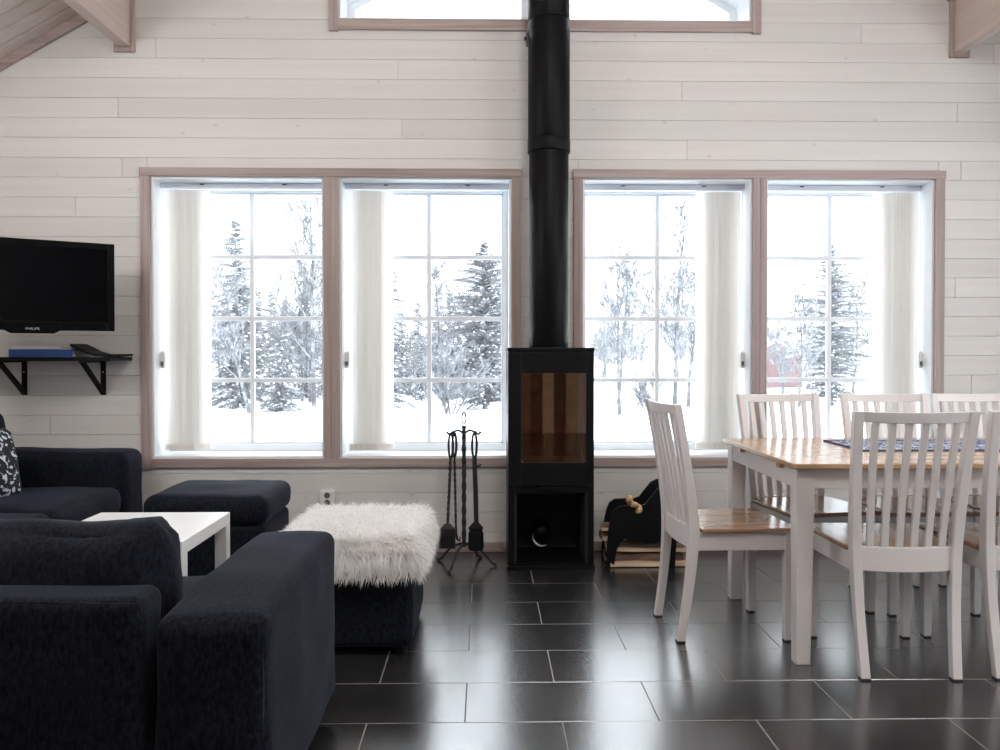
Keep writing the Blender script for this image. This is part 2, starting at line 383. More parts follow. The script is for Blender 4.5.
while y1 > YR:
    y0 = y1 - 0.2995
    par = row % 2
    x = -0.062 - 6 * 0.6 + (0.0 if par else 0.3)
    ya, yb = max(y0, YR), min(y1, YW)
    while x < XR:
        xa, xb = max(x, XL), min(x + 0.6, XR)
        if xb - xa > 0.02 and yb - ya > 0.01:
            if y0 > 0.3:
                o = mk('floor_tile', tile_mesh(xb - xa, yb - ya), 'tile', floor, loc=(xa, ya, random.uniform(-.0003, .0003)))
            else:
                rest.box(xa + TG, xb - TG, ya + TG, yb - TG, -.004, 0)
        x += 0.6
    y1 = y0; row += 1
tag(rest.build('floor_tile_field', 'tile', floor), kind='stuff')

# ------------------------------------------------------------------ structure: back wall with its boards
WZ0, WZ1 = 0.535, 2.125
WIN = [(-1.88, -0.91), (-0.822, 0.150), (0.556, 1.526), (1.605, 2.575)]
GX0, GX1, GZ0, GZS, GZA = -0.822, 1.518, 3.012, 3.20, 3.875
def roof_z(x): return RZ - SL * abs(x - RX)
def gab_z(x): return GZS + (GZA - GZS) * (1 - abs(x - RX) / (GX1 - RX))
wall = MB(); yb0, yb1 = YW + 0.014, YW + 0.36
xs = [XL - .3] + [c for w in WIN for c in w] + [XR + .3]
for a, b in zip(xs[0::2], xs[1::2]): wall.box(a, b, yb0, yb1, WZ0, WZ1)
wall.box(XL - .3, XR + .3, yb0, yb1, -0.2, WZ0); wall.box(XL - .3, XR + .3, yb0, yb1, WZ1, GZ0)
wall.prism_y([(XL - .3, GZ0), (GX0, GZ0), (GX0, GZS), (RX, GZA), (RX, RZ), (XL - .3, roof_z(XL - .3))], yb0, yb1)
wall.prism_y([(GX1, GZ0), (XR + .3, GZ0), (XR + .3, roof_z(XR + .3)), (RX, RZ), (RX, GZA), (GX1, GZS)], yb0, yb1)
wall_back = wall.build('wall_back', 'wall_wood'); tag(wall_back, kind='structure')
BH = 0.1115
joints = {(-1.848, 2.823), (-2.061, 2.491), (-2.041, 2.178), (-0.491, 2.737), (-0.469, 2.399), (1.121, 2.622), (1.151, 2.293),
          (2.147, 2.952), (2.704, 2.5), (2.729, 2.186), (2.915, 2.832), (-2.3, 1.9), (-2.45, 0.72), (2.8, 1.0), (2.7, 1.5), (1.4, 3.3), (-1.0, 3.5)}
def board(xa, xb, z0, z1):
    if xb - xa < 0.01: return
    g, c, t = 0.0006, 0.0022, 0.014
    y = YW
    m = MB()
    prof = [(y + t, z0 + g), (y + c, z0 + g), (y, z0 + g + c), (y, z1 - g - c * .6), (y + c * .6, z1 - g), (y + t, z1 - g)]
    m.loft([[(xx, a, b) for a, b in reversed(prof)] for xx in (xa + .0013, xb - .0013)])
    m.build('wall_board', 'wall_wood', wall_back)
k0 = -6
z0 = 0.67 + BH * k0
while z0 < RZ:
    za, zb = max(z0, 0.0), z0 + BH
    zm = (za + zb) / 2
    spans = [(max(XL, RX - (RZ - za) / SL), min(XR, RX + (RZ - za) / SL))]
    cuts = []
    if zb > WZ0 and za < WZ1:
        cuts += [(-1.90, 0.19), (0.53, 2.60)]
        for c0, c1 in ((-1.90, 0.19), (0.53, 2.60)):      # ripped boards meeting the window casings
            if za < WZ0: board(c0, c1, za, WZ0)
            if zb > WZ1: board(c0, c1, WZ1, zb)
    if zb > GZ0:
        if za < GZS:
            cuts.append((GX0 - .03, GX1 + .03))
            if za < GZ0: board(GX0 - .03, GX1 + .03, za, GZ0)
        elif za < GZA + .02:
            h = max(0.0, (GX1 - RX) * (1 - (za - .05 - GZS) / (GZA - GZS))); cuts.append((RX - h, RX + h))
    for c0, c1 in cuts:
        new = []
        for a, b in spans:
            if c1 <= a or c0 >= b: new.append((a, b))
            else:
                if a < c0: new.append((a, c0))
                if b > c1: new.append((c1, b))
        spans = new
    for jx, jz in joints:
        if za < jz < zb:
            new = []
            for a, b in spans:
                if a + .05 < jx < b - .05: new += [(a, jx), (jx, b)]
                else: new.append((a, b))
            spans = new
    for a, b in spans: board(a, b, za, zb)
    z0 += BH
bbm = MB().box(XL, 0.10, YW - .014, YW, 0.0, 0.056); bb = bbm.build('baseboard_back', 'casing_h', None, 0.003); tag(bb, kind='structure')
MB().box(0.10, XR, YW - .014, YW, 0.0, 0.056).build('baseboard_segment', 'casing_h', bb, 0.003)

# side and rear walls (out of the photograph's view), with the openings the daylight comes through
def wall_x(name, x0, x1, ys, oy, oz):
    m = MB(); top = roof_z(x0 if abs(x0) < abs(x1) else x1) + .05
    m.box(x0, x1, ys[0], oy[0], -.1, top); m.box(x0, x1, oy[1], ys[1], -.1, top)
    m.box(x0, x1, oy[0], oy[1], -.1, oz[0]); m.box(x0, x1, oy[0], oy[1], oz[1], top)
    o = m.build(name, 'wall_wood'); tag(o, kind='structure'); return o
wr = wall_x('wall_right', XR, XR + .3, (YR, YW), (0.0, 3.8), (0.5, 2.2))
wl = wall_x('wall_left', XL - .3, XL, (YR, YW), (1.4, 3.0), (1.2, 2.3))
def side_window(name, x, y0, y1, z0, z1, nd):
    w = empty(name, (x, (y0 + y1) / 2, z0), kind='structure')
    h = (y1 - y0) / 2; H = z1 - z0
    for a, b, c, d in ((-h, -h + .06, 0, H), (h - .06, h, 0, H), (-h, h, 0, .06), (-h, h, H - .06, H)):
        box('window_frame', 'window_white', w, -.03, .03, a, b, c, d)
    for i in range(1, nd):
        yy = -h + 2 * h * i / nd; box('mullion', 'window_white', w, -.03, .03, yy - .03, yy + .03, .06, H - .06)
    for i in range(nd):
        ya = -h + 2 * h * i / nd; box('pane', 'glass', w, -.003, .003, ya + .03, ya + 2 * h / nd - .03, .06, H - .06)
side_window('window_6', XR + .2, 0.0, 3.8, 0.5, 2.2, 4)
side_window('window_7', XL - .2, 1.4, 3.0, 1.2, 2.3, 2)
rw = MB()
rw.prism_y([(XL, -.1), (XR, -.1), (XR, roof_z(XR)), (RX, RZ), (XL, roof_z(XL))], YR - .2, YR)
tag(rw.build('wall_rear', 'wall_wood'), kind='structure')
for i, (xa, xb) in enumerate(((-0.85, 0.15), (0.42, 1.52))):
    d = empty('door_%d' % (i + 1), (xa, YR, 0), kind='structure')
    for k in range(6):
        pw = (xb - xa - .12) / 6; box('plank', ('seat_wood', 'bark', 'log_wood', 'bark', 'log_wood', 'chair_white')[k], d, .06 + k * pw + .002, .06 + (k + 1) * pw - .002, 0, .04, 0, 2.04, .003)  # unseen planks, toned to put upright streaks into the stove glass reflection
    box('door_casing', 'casing_v', d, 0, 0.06, 0, .03, 0, 2.1); box('door_casing', 'casing_v', d, xb - xa - .06, xb - xa, 0, .03, 0, 2.1)
    box('door_casing', 'casing_h', d, 0.06, xb - xa - .06, 0, .03, 2.04, 2.1)

# ------------------------------------------------------------------ structure: vaulted ceiling with boards, beams
CW = 0.112
ang = math.atan(SL)
for side, nm in ((-1, 'ceiling'), (1, 'ceiling_slope')):
    xe = XL - .3 if side < 0 else XR + .3
    L = math.hypot(abs(xe - RX), abs(xe - RX) * SL)
    slab = MB()
    p0 = (RX, RZ + .02); p1 = (xe, RZ + .02 - SL * abs(xe - RX))
    pts = [p0, p1, (p1[0], p1[1] + .25), (p0[0], p0[1] + .25)]
    if side > 0: pts = pts[::-1]
    slab.prism_y(pts, YR - .2, YW + .7)
    s = slab.build(nm, 'ceiling_wood'); tag(s, kind='structure')
    bm_ = MB(); c, t = 0.009, 0.02
    prof = [(0.003, 0.0), (0.003, -t + c), (0.003 + c, -t), (CW - .003 - c, -t), (CW - .003, -t + c), (CW - .003, 0.0)]
    ring = []
    for q in (0, L):
        ring.append([(side * (q * math.cos(ang) + b * math.sin(ang)), a, -q * math.sin(ang) + b * math.cos(ang)) for a, b in prof])
    bm_.loft(ring); me = bm_.mesh('ceiling_board'); me.materials.append(M['ceiling_wood'])
    y = YW - CW
    while y > YR:
        mk('ceiling_board', me, 'ceiling_wood', s, loc=(RX, y, RZ + .02)); y -= CW
    # cove strip between the gable wall and the ceiling boards
    tr = MB()
    r0 = [(RX, RZ - .0), (xe, RZ - SL * abs(xe - RX)), (xe, RZ - .065 - SL * abs(xe - RX)), (RX, RZ - .065)]
    if side > 0: r0 = r0[::-1]
    tr.prism_y(r0, YW - .022, YW)
    tag(tr.build('trim_%d' % (4 if side < 0 else 5), 'casing_h', None, 0.003), kind='structure')
for xa, xb, nm, n in ((-2.052, -1.985, 'ceiling_beam', 6), (2.676, 2.743, 'ceiling_beam', 7)):
    xo = xa if xa < 0 else xb
    b = MB(); ztop = max(roof_z(xa), roof_z(xb)) + .05
    o = b.box(xa, xb, YR, YW, 2.845, ztop).build(nm, 'beam_wood', None, 0.004); tag(o, kind='structure')
    t = empty('trim_%d' % n, ((xa + xb) / 2, YW, 2.83), kind='structure'); hw = (xb - xa) / 2
    box('beam_collar', 'casing_v', t, -hw - .024, -hw, -.02, 0, -.012, ztop - 2.85, .002)
    box('beam_collar', 'casing_v', t, hw, hw + .024, -.02, 0, -.012, ztop - 2.85, .002)
    box('beam_collar', 'casing_h', t, -hw, hw, -.024, 0, -.012, .014, .002)

# ------------------------------------------------------------------ windows, casings
def window(n, x0, x1):
    w = empty('window_%d' % n, ((x0 + x1) / 2, YW, WZ0), kind='structure')
    h = (x1 - x0) / 2; H = WZ1 - WZ0; D = 0.36
    # painted lining of the deep opening
    t = 0.012
    box('reveal', 'window_white', w, -h, -h + t, 0.0, D, 0, H); box('reveal', 'window_white', w, h - t, h, 0.0, D, 0, H)
    box('reveal', 'window_white', w, -h + t, h - t, 0.0, D, H - t, H); box('window_sill', 'window_white', w, -h + t, h - t, 0.0, D, 0, t)
    fy0, fy1 = 0.25, 0.34; fr = 0.045; q = t
    box('window_frame', 'window_white', w, -h + q, -h + q + .028, fy0, fy1, q, H - q, .003)
    box('window_frame', 'window_white', w, h - q - .028, h - q, fy0, fy1, q, H - q, .003)
    box('window_frame', 'window_white', w, -h + q + .028, h - q - .028, fy0, fy1, H - q - .025, H - q, .003)
    box('window_frame', 'window_white', w, -h + q + .028, h - q - .028, fy0, fy1, q, q + .04, .003)
    gx = h - q - .028; gz0 = q + .04; gz1 = H - q - .025
    # sash lip
    for a, b, c, d in ((-gx, -gx + .012, gz0, gz1), (gx - .012, gx, gz0, gz1), (-gx, gx, gz0, gz0 + .012), (-gx, gx, gz1 - .012, gz1)):
        box('sash', 'window_white', w, a, b, fy0 + .02, fy1 - .02, c, d, .002)
    gx -= .012; gz0 += .012; gz1 -= .012
    mw = 0.0130
    box('muntin', 'window_white', w, -mw, mw, .275, .302, gz0, gz1, .003)
    hz = (gz1 - gz0) / 4
    for i in (1, 2, 3):
        z = gz0 + hz * i
        box('muntin', 'window_white', w, -gx, -mw, .277, .300, z - mw, z + mw, .003); box('muntin', 'window_white', w, mw, gx, .277, .300, z - mw, z + mw, .003)
    me = None
    for i in range(4):
        for s in (0, 1):
            za, zb = gz0 + hz * i + (mw if i else 0), gz0 + hz * (i + 1) - (mw if i < 3 else 0)
            box('pane', 'glass', w, (-gx, mw)[s], (-mw, gx)[s], .2855, .2895, za, zb)
    # a little snow caught on the outside of the glazing bars
    return w
for i, (a, b) in enumerate(WIN): window(i + 1, a, b)
# gable window
gw = empty('window_5', (RX, YW, GZ0), kind='structure')
gh = GX1 - RX
def gpoly(off, zb):   # outline inset by off
    k = (GZA - GZS) / gh; o2 = off * math.sqrt(1 + k * k)
    return [(-gh + off, zb), (gh - off, zb), (gh - off, GZS - GZ0 - o2 + off * k), (0, GZA - GZ0 - o2), (-gh + off, GZS - GZ0 - o2 + off * k)]
def ring_prism(name, mat, parent, outer, inner, y0, y1, bevel=0.0):
    n = len(outer)
    for i in range(n):
        k = (i + 1) % n
        MB().prism_y([outer[i], outer[k], inner[k], inner[i]], y0, y1).build(name, mat, parent, bevel)
ring_prism('reveal', 'window_white', gw, gpoly(-.0, 0), gpoly(.012, .012), 0.0, .36)
ring_prism('window_frame', 'window_white', gw, gpoly(.012, .012), gpoly(.055, .05), .25, .34, .002)
box('mullion', 'window_white', gw, -.13, .13, .25, .34, .05, GZA - GZ0 - .08, .003)
zz = GZS - GZ0; ip = gpoly(.055, .05)
MB().prism_y([ip[0], (-.13, .05), (-.13, ip[3][1] - .13 * (GZA - GZS) / gh), ip[4]], .287, .291).build('pane', 'glass', gw)
MB().prism_y([(.13, .05), ip[1], ip[2], (.13, ip[3][1] - .13 * (GZA - GZS) / gh)], .287, .291).build('pane', 'glass', gw)
# casings
def casing(n, x0, x1, xm0, xm1):
    t = empty('trim_%d' % n, ((x0 + x1) / 2, YW, WZ0), kind='structure'); h = (x1 - x0) / 2; xc = (x0 + x1) / 2; cw = .053; H = WZ1 - WZ0; y0 = -.02
    box('casing_board', 'casing_v', t, -h - cw, -h, y0, 0, -.06, H, .002); box('casing_board', 'casing_v', t, h, h + cw, y0, 0, -.06, H, .002)
    a, b = xm0 - xc, xm1 - xc; m = (a + b) / 2
    box('casing_board', 'casing_v', t, a, m - .0006, y0, 0, 0, H, .002); box('casing_board', 'casing_v', t, m + .0006, b, y0, 0, 0, H, .002)
    box('casing_board', 'casing_h', t, -h - cw - .004, h + cw + .004, y0 - .003, 0, H, H + .047, .002)
    box('casing_board', 'casing_h', t, -h, h, y0, 0, -.05, 0, .002)
casing(1, WIN[0][0], WIN[1][1], WIN[0][1], WIN[1][0]); casing(2, WIN[2][0], WIN[3][1], WIN[2][1], WIN[3][0])
t3 = empty('trim_3', (RX, YW, GZ0), kind='structure')
box('casing_board', 'casing_h', t3, -gh, gh, -.02, 0, -.06, 0, .002)
for s in (-1, 1):
    box('casing_board', 'casing_v', t3, min(s * gh, s * (gh + .05)), max(s * gh, s * (gh + .05)), -.022, 0, -.068, GZS - GZ0, .002)
    P = [(s * gh, GZS - GZ0), (0, GZA - GZ0), (0, GZA - GZ0 + .06), (s * (gh + .05), GZS - GZ0 + .03), (s * (gh + .05), GZS - GZ0)]
    if s > 0: P = P[::-1]
    MB().prism_y(P[::-1], -.02, 0).build('casing_board', 'casing_h', t3, .002)

# ------------------------------------------------------------------ outdoors: snow field and trees
GZ = -0.35
def snow_h(x, y):
    return GZ + 0.10 * noise.noise(Vector((x * .13, y * .13, 0))) + 0.03 * noise.noise(Vector((x * .5, y * .5, 3))) - 0.05
g = MB(); nx, ny = 70, 60
X = [-60 + 130 * i / nx for i in range(nx + 1)]; Y = [5.0 + 115 * (j / ny) ** 1.8 for j in range(ny + 1)]
for yy in Y:
    for xx in X: g.v.append((xx, yy, snow_h(xx, yy) + max(0, yy - 30) * .004))
for j in range(ny):
    for i in range(nx): a = j * (nx + 1) + i; g.f.append((a, a + 1, a + nx + 2, a + nx + 1))
sg = g.build('snow_ground', 'snow', None, smooth=True)
tag(sg, 'smooth white snow field outside the windows', 'snow', kind='stuff')
s2 = MB().add([(-60, -40, GZ - .1), (XL - .4, -40, GZ - .1), (XL - .4, 5.0, GZ - .1), (-60, 5.0, GZ - .1), (XR + .4, -40, GZ - .1), (70, -40, GZ - .1), (70, 5, GZ - .1), (XR + .4, 5, GZ - .1)], [(0, 1, 2, 3), (4, 5, 6, 7)])
s2.build('snow_apron', 'snow', sg)

def spruce_mesh(h, r, seed, dens=1.0, top=0.06, pine=False):
    rnd = random.Random(seed); tr, fo, sn = MB(), MB(), MB()
    tr.tube([(0, 0, -.2), (0.02, 0, h * .5), (0, 0, h)], [h * .014 + .02, h * .009 + .01, .006], 6)
    z = h * (0.06 if not pine else 0.12)
    lev = int(h / 0.13)
    for i in range(lev):
        f = i / lev; zc = h * (.05 + .95 * f)
        rad = r * (1 - f) ** 0.8 * (0.8 + .4 * rnd.random()) + top
        if pine: rad = r * (math.sin(math.pi * min(1, .12 + f * .95)) ** .6) * (.55 + .6 * rnd.random()) + top
        nb = max(4, int((9 - 4 * f) * dens))
        for b in range(nb):
            a = rnd.random() * 6.283; L = rad * (.65 + .5 * rnd.random())
            dz = -L * (.28 + .25 * rnd.random()) * (1 - f * .9) + (L * .25 if (f > .7 or pine) else 0)
            d = Vector((math.cos(a), math.sin(a), 0)); base = Vector((0, 0, zc + rnd.uniform(-.08, .08))); tip = base + d * L + Vector((0, 0, dz))
            s = Vector((-d.y, d.x, 0)); ns = max(4, int(L / .055))
            fo.add([base, base + Vector((0, 0, -.02)), tip], [(0, 1, 2)])
            for k in range(ns):
                t = (k + .5) / ns; p = base.lerp(tip, t) + Vector((0, 0, .06 * L * math.sin(t * 3.1)))
                w = (.07 + .07 * rnd.random()) * (1.15 - .6 * t)
                for sg_ in (-1, 1):
                    e = p + s * sg_ * w + d * w * rnd.uniform(.3, .9) + Vector((0, 0, -w * (.1 + .9 * rnd.random())))
                    q = d * .020 + Vector((0, 0, .012))
                    fo.add([p - q, p + q, e], [(0, 1, 2)])
                    e2 = p + s * sg_ * w * .5 + Vector((0, 0, -.05 - .05 * rnd.random())) + d * .02
                    fo.add([p - s * .014, p + s * .014 + d * .014, e2], [(0, 1, 2)])
                if rnd.random() < .16:
                    ww = w * .5; c = p + Vector((0, 0, .02))
                    sn.add([c - d * .06, c + s * ww + Vector((0, 0, -.02)), c + d * .06, c - s * ww + Vector((0, 0, -.02)), c + Vector((0, 0, .03))], [(0, 1, 4), (1, 2, 4), (2, 3, 4), (3, 0, 4)])
    return tr.mesh('trunk'), fo.mesh('needle_branches'), sn.mesh('branch_snow')
def birch_mesh(h, seed, lean=0.0, bushy=1.0, stems=1, depth=4):
    rnd = random.Random(seed); tr, tw = MB(), MB()
    def grow(m, p, d, L, r, lvl):
        n = 4 if lvl == 0 else 3; pts = [p]; dd = d.copy()
        for i in range(n):
            dd = (dd + Vector((rnd.uniform(-1, 1), rnd.uniform(-1, 1), rnd.uniform(-.3, .6))) * (.10 if lvl == 0 else .22)).normalized()
            pts.append(pts[-1] + dd * L / n)
        rads = [max(.0085, r * (1 - .75 * i / n)) for i in range(n + 1)]
        m.tube(pts, rads, 5 if lvl == 0 else 3, caps=False)
        if lvl >= depth: return
        nb = int((20 if lvl == 0 else 7 if lvl == 1 else 4) * bushy)
        for i in range(nb):
            t = rnd.uniform(.22 if lvl == 0 else .15, 1.0); k = min(n - 1, int(t * n)); q = pts[k].lerp(pts[k + 1], t * n - k)
            ax = (pts[k + 1] - pts[k]).normalized(); a = rnd.random() * 6.283
            s = ax.orthogonal().normalized(); s = Matrix.Rotation(a, 3, ax) @ s
            nd = (ax * rnd.uniform(.75, 1.05) + s * rnd.uniform(.4, .75) + Vector((0, 0, .10))).normalized()
            grow(tw, q, nd, L * rnd.uniform(.26, .44) * (1.1 - .6 * t if lvl == 0 else 1), r * .33 * (1.1 - .5 * t), lvl + 1)
    for s in range(stems):
        d = Vector((lean + (rnd.uniform(-.5, .5) if stems > 1 else 0), rnd.uniform(-.05, .05) + (rnd.uniform(-.3, .3) if stems > 1 else 0), 1)).normalized()
        grow(tr, Vector((rnd.uniform(-.1, .1) * (stems > 1), 0, -.15)), d, h * (1 if stems == 1 else rnd.uniform(.7, 1)), (.012 * h + .012) if stems == 1 else .02, 0)
    return tr.mesh('trunk'), tw.mesh('twigs')
def tree(kind, x, y, h, label, group=None, **kw):
    t = empty(kind, (x, y, snow_h(x, y) + max(0, y - 30) * .004), 0, label, 'tree', group)
    if 'birch' in kind or 'bush' in kind:
        a, b = birch_mesh(h, **kw); mk('trunk', a, 'twigs', t); tag(mk('twigs', b, 'frost', t), kind='stuff')
    else:
        a, b, c = spruce_mesh(h, **kw); mk('trunk', a, 'twigs', t); tag(mk('needle_branches', b, 'needles', t), kind='stuff'); tag(mk('branch_snow', c, 'snow', t), kind='stuff')
    return t
tree('spruce_tree', -7.0, 23.0, 5.25, 'tall narrow snowy spruce in the leftmost window', r=1.25, seed=1)
tree('birch_tree', -5.95, 20.8, 3.6, 'leaning white birch in front of the tall narrow spruce', seed=2, lean=-.16)
tree('young_spruce', -5.35, 21.5, 2.15, 'small young spruce low in the leftmost window', r=.75, seed=3)
tree('birch_tree', -4.85, 23.2, 5.5, 'tall bare birch beside the casing of the leftmost window', seed=4, lean=0.02)
tree('birch_tree', -6.1, 24.5, 4.2, 'bare birch right behind the muntin of the leftmost window', seed=5, lean=.05)
tree('birch_tree', -5.3, 24.8, 4.0, 'bushy birch behind the small young spruce', seed=6, lean=-.05, bushy=1.15)
tree('spruce_tree', -2.75, 22.5, 4.7, 'snowy spruce beside the blind of the second window', r=.95, seed=7)
tree('pine_tree', 0.0, 21.8, 4.55, 'broad dense snowy pine at the right of the second window', r=1.35, seed=8, pine=True, dens=1.7)
tree('birch_tree', -1.15, 23.0, 3.7, 'bare birch between the spruce and pine in the second window', seed=9)
tree('birch_bush', -0.9, 20.0, 1.9, 'many-stemmed frosted bush low in the second window', seed=10, stems=7, depth=3)
tree('birch_tree', 3.25, 19.5, 3.5, 'slim birch leaning left beside the stove in the third window', seed=11, lean=-.13)
tree('birch_tree', 4.75, 20.3, 4.55, 'tallest bare birch in the third window', seed=12, lean=-.02, bushy=1.1)
tree('birch_tree', 3.85, 23.5, 3.9, 'faint birch behind the middle of the third window', seed=13, lean=.06)
tree('birch_bush', 4.1, 20.2, 1.1, 'low twiggy bush below the birches in the third window', seed=14, stems=4, depth=3)
tree('birch_tree', 5.65, 22.5, 4.0, 'birch half hidden by the blind of the third window', seed=19, lean=.03)
tree('pine_tree', 10.0, 23.4, 4.8, 'tall snowy pine in the middle of the rightmost window', r=1.25, seed=15, pine=True, dens=1.15)
tree('birch_tree', 8.75, 22.5, 2.9, 'small bare birch left of the pine in the rightmost window', seed=16, lean=.03)
tree('birch_tree', 11.6, 25.5, 3.6, 'thin birch right of the pine in the rightmost window', seed=17, lean=-.04)
# woods behind: shared shapes, each tree its own thing
protoS = [spruce_mesh(4.6, .95, 40 + i, .8) for i in range(3)]; protoB = [birch_mesh(4.2, 50 + i) for i in range(3)]
rnd = random.Random(77)
for i in range(150):
    if i < 110: x, y = rnd.uniform(-11.5, 2.2), rnd.uniform(25, 36)
    elif i < 130: x, y = rnd.uniform(3.0, 10), rnd.uniform(34, 50)
    else: x, y = rnd.uniform(8.5, 17), rnd.uniform(27, 40)
    s = rnd.uniform(.55, .95) * (1.0 if i < 110 else .75) * (0.85 + (y - 25) * .012)
    if -3.6 * y / 23 < x < -1.0 * y / 23 and i % 3: s *= .7
    sd = 'left' if x < 1.8 * y / 23 else 'right'
    if rnd.random() < .3 and i < 110:
        t = empty('spruce_tree', (x, y, snow_h(x, y)), rnd.random() * 6, 'snow-dusted spruce in the woods, %s of the stove pipe' % sd, 'tree', 'spruces in the woods %s of the pipe' % sd)
        a, b, c = protoS[i % 3]; mk('trunk', a, 'twigs', t); tag(mk('needle_branches', b, 'needles', t), kind='stuff'); tag(mk('branch_snow', c, 'snow', t), kind='stuff')
    else:
        t = empty('birch_tree', (x, y, snow_h(x, y)), rnd.random() * 6, 'bare frosted birch in the woods, %s of the stove pipe' % sd, 'tree', 'birches in the woods %s of the pipe' % sd)
        a, b = protoB[i % 3]; mk('trunk', a, 'twigs', t); tag(mk('twigs', b, 'frost', t), kind='stuff')
    t.scale = (s, s, s)
# red cabin beyond the rightmost window
cb = empty('cabin', (12.55, 36.5, snow_h(12.55, 36.5)), R(12), 'distant red timber cabin with snowy roof in the rightmost window', 'cabin')
box('cabin_wall', 'red_timber', cb, -1.9, 1.0, -1.5, 1.5, -.2, 1.32)
MB().prism_y([(-2.1, 1.3), (1.2, 1.3), (-.45, 2.1)], -1.8, 1.8).build('snowy_roof', 'snow', cb)
MB().prism_y([(-1.85, 1.3), (.95, 1.3), (-.45, 1.98)], -1.83, -1.8).build('gable', 'red_timber', cb)

# falling-snow haze over the field
hz = bpy.data.materials.new('snow_haze'); hz.use_nodes = True; hz.node_tree.nodes.clear(); M['snow_haze'] = hz
_o = hz.node_tree.nodes.new('ShaderNodeOutputMaterial'); _v = hz.node_tree.nodes.new('ShaderNodeVolumeScatter')
_v.inputs['Color'].default_value = (0.96, 0.98, 1, 1); _v.inputs['Density'].default_value = 0.004; _v.inputs['Anisotropy'].default_value = 0.2
hz.node_tree.links.new(_v.outputs[0], _o.inputs['Volume'])
hb = MB().box(-40, 45, 9, 75, -1.5, 12).build('snow_haze', 'snow_haze'); tag(hb, 'thin haze of falling snow over the field', 'haze', kind='stuff')

# ------------------------------------------------------------------ fill globes added to light the room, unseen (behind and above the camera's view)
def emis(name, c, e):
    t = NT(name); t.b.inputs['Base Color'].default_value = (.8, .8, .8, 1); t.b.inputs['Emission Color'].default_value = c; t.b.inputs['Emission Strength'].default_value = e
emis('fill_glow', (1.0, 0.985, 0.965, 1), FILL)
for x, y, z, gr, nm in ((2.75, 1.5, 3.1, .3, 'right of the room'), (.6, 1.2, 3.5, .3, 'over the middle of the room'), (-2.45, 2.2, 2.55, .21, 'above the sofa at the left wall')):
    L = empty('fill_globe', (x, y, z), 0, 'added white fill-light globe hanging ' + nm, 'fill light', 'added fill globes')
    n = 20; rings = []
    for i in range(1, n // 2):
        th = math.pi * i / (n // 2); rings.append([(gr * math.sin(th) * math.cos(6.2832 * j / n), gr * math.sin(th) * math.sin(6.2832 * j / n), -gr * math.cos(th)) for j in range(n)])
    MB().loft(rings).build('globe', 'fill_glow', L, 0, True)
    MB().tube([(0, 0, gr - .02), (0, 0, max(gr + .02, roof_z(x) - z))], .004, 6).build('cord', 'matte_black', L); MB().cyl((0, 0), .05, gr - .03, gr + .03, 16).build('cap', 'matte_black', L)

# ------------------------------------------------------------------ vertical blinds drawn to the window sides
LAM_L = 1.50
def lam_mesh(w, seed):
    rings = []; n = 8
    for z in (0, -LAM_L):
        rings.append([(0.006 * math.sin(math.pi * (i / n)), -w / 2 + w * i / n, z) for i in range(n + 1)] + [(0.006 * math.sin(math.pi * (i / n)) + .0012, -w / 2 + w * i / n, z) for i in reversed(range(n + 1))])
    me = MB().loft(rings).mesh('blind_slat'); me.materials.append(M['blind_fabric']); return me
lam = lam_mesh(.10, 0)
weight_me = MB().box(-.003, .005, -.044, .044, -LAM_L - .002, -LAM_L + .032).mesh('slat_weight'); weight_me.materials.append(M['weight_beige'])
labs = ['cream vertical blind drawn to the left of the leftmost window', 'cream vertical blind in the second window from the left, beside the stove tools',
        'cream vertical blind in the window right of the stove pipe', 'cream vertical blind drawn to the right of the rightmost window']
for i, (a, b) in enumerate(WIN):
    xc = (a + b) / 2; h = (b - a) / 2 - .012
    v = empty('vertical_blind', (xc, YW + .13, WZ1 - .012), 0, labs[i], 'blind', 'vertical blinds in the four windows')
    box('head_rail', 'rail_grey', v, -h, h, -.022, .022, -.034, 0, .003)
    for q in (-.25, .25): box('rail_clip', 'matte_black', v, q * h * 2 - .012, q * h * 2 + .012, -.0245, -.0215, -.012, -.006)
    sgn = -1 if i < 2 else 1
    n = 10; rnd = random.Random(i + 5)
    for k in range(n):
        f = k / (n - 1)
        x = sgn * (h - .062 - .165 * f)
        o = mk('blind_slat', lam, 'blind_fabric', v, loc=(x, 0, -.042))
        turn = (48 + rnd.uniform(-12, 12) + (15 if k == n - 1 else 0)) * sgn
        o.rotation_euler = (0, rnd.uniform(-.3, .3) * .01, R(turn))
        w = mk('slat_weight', weight_me, 'weight_beige', o)
    wx = sgn * (h - .012)
    MB().tube([(wx, -.03, -.03), (wx, -.03, -.98)], .0022, 6).build('pull_cord', 'white_paint', v)
    MB().loft([[(wx - r, -.03 - r, z), (wx + r, -.03 - r, z), (wx + r, -.03 + r, z), (wx - r, -.03 + r, z)] for r, z in ((.006, -.97), (.013, -.985), (.013, -1.05), (.008, -1.07))]).build('cord_weight', 'socket_white', v, .002)
    box('cord_clip', 'socket_dark', v, wx - .006, wx + .006, -.048, -.042, -1.055, -1.03)

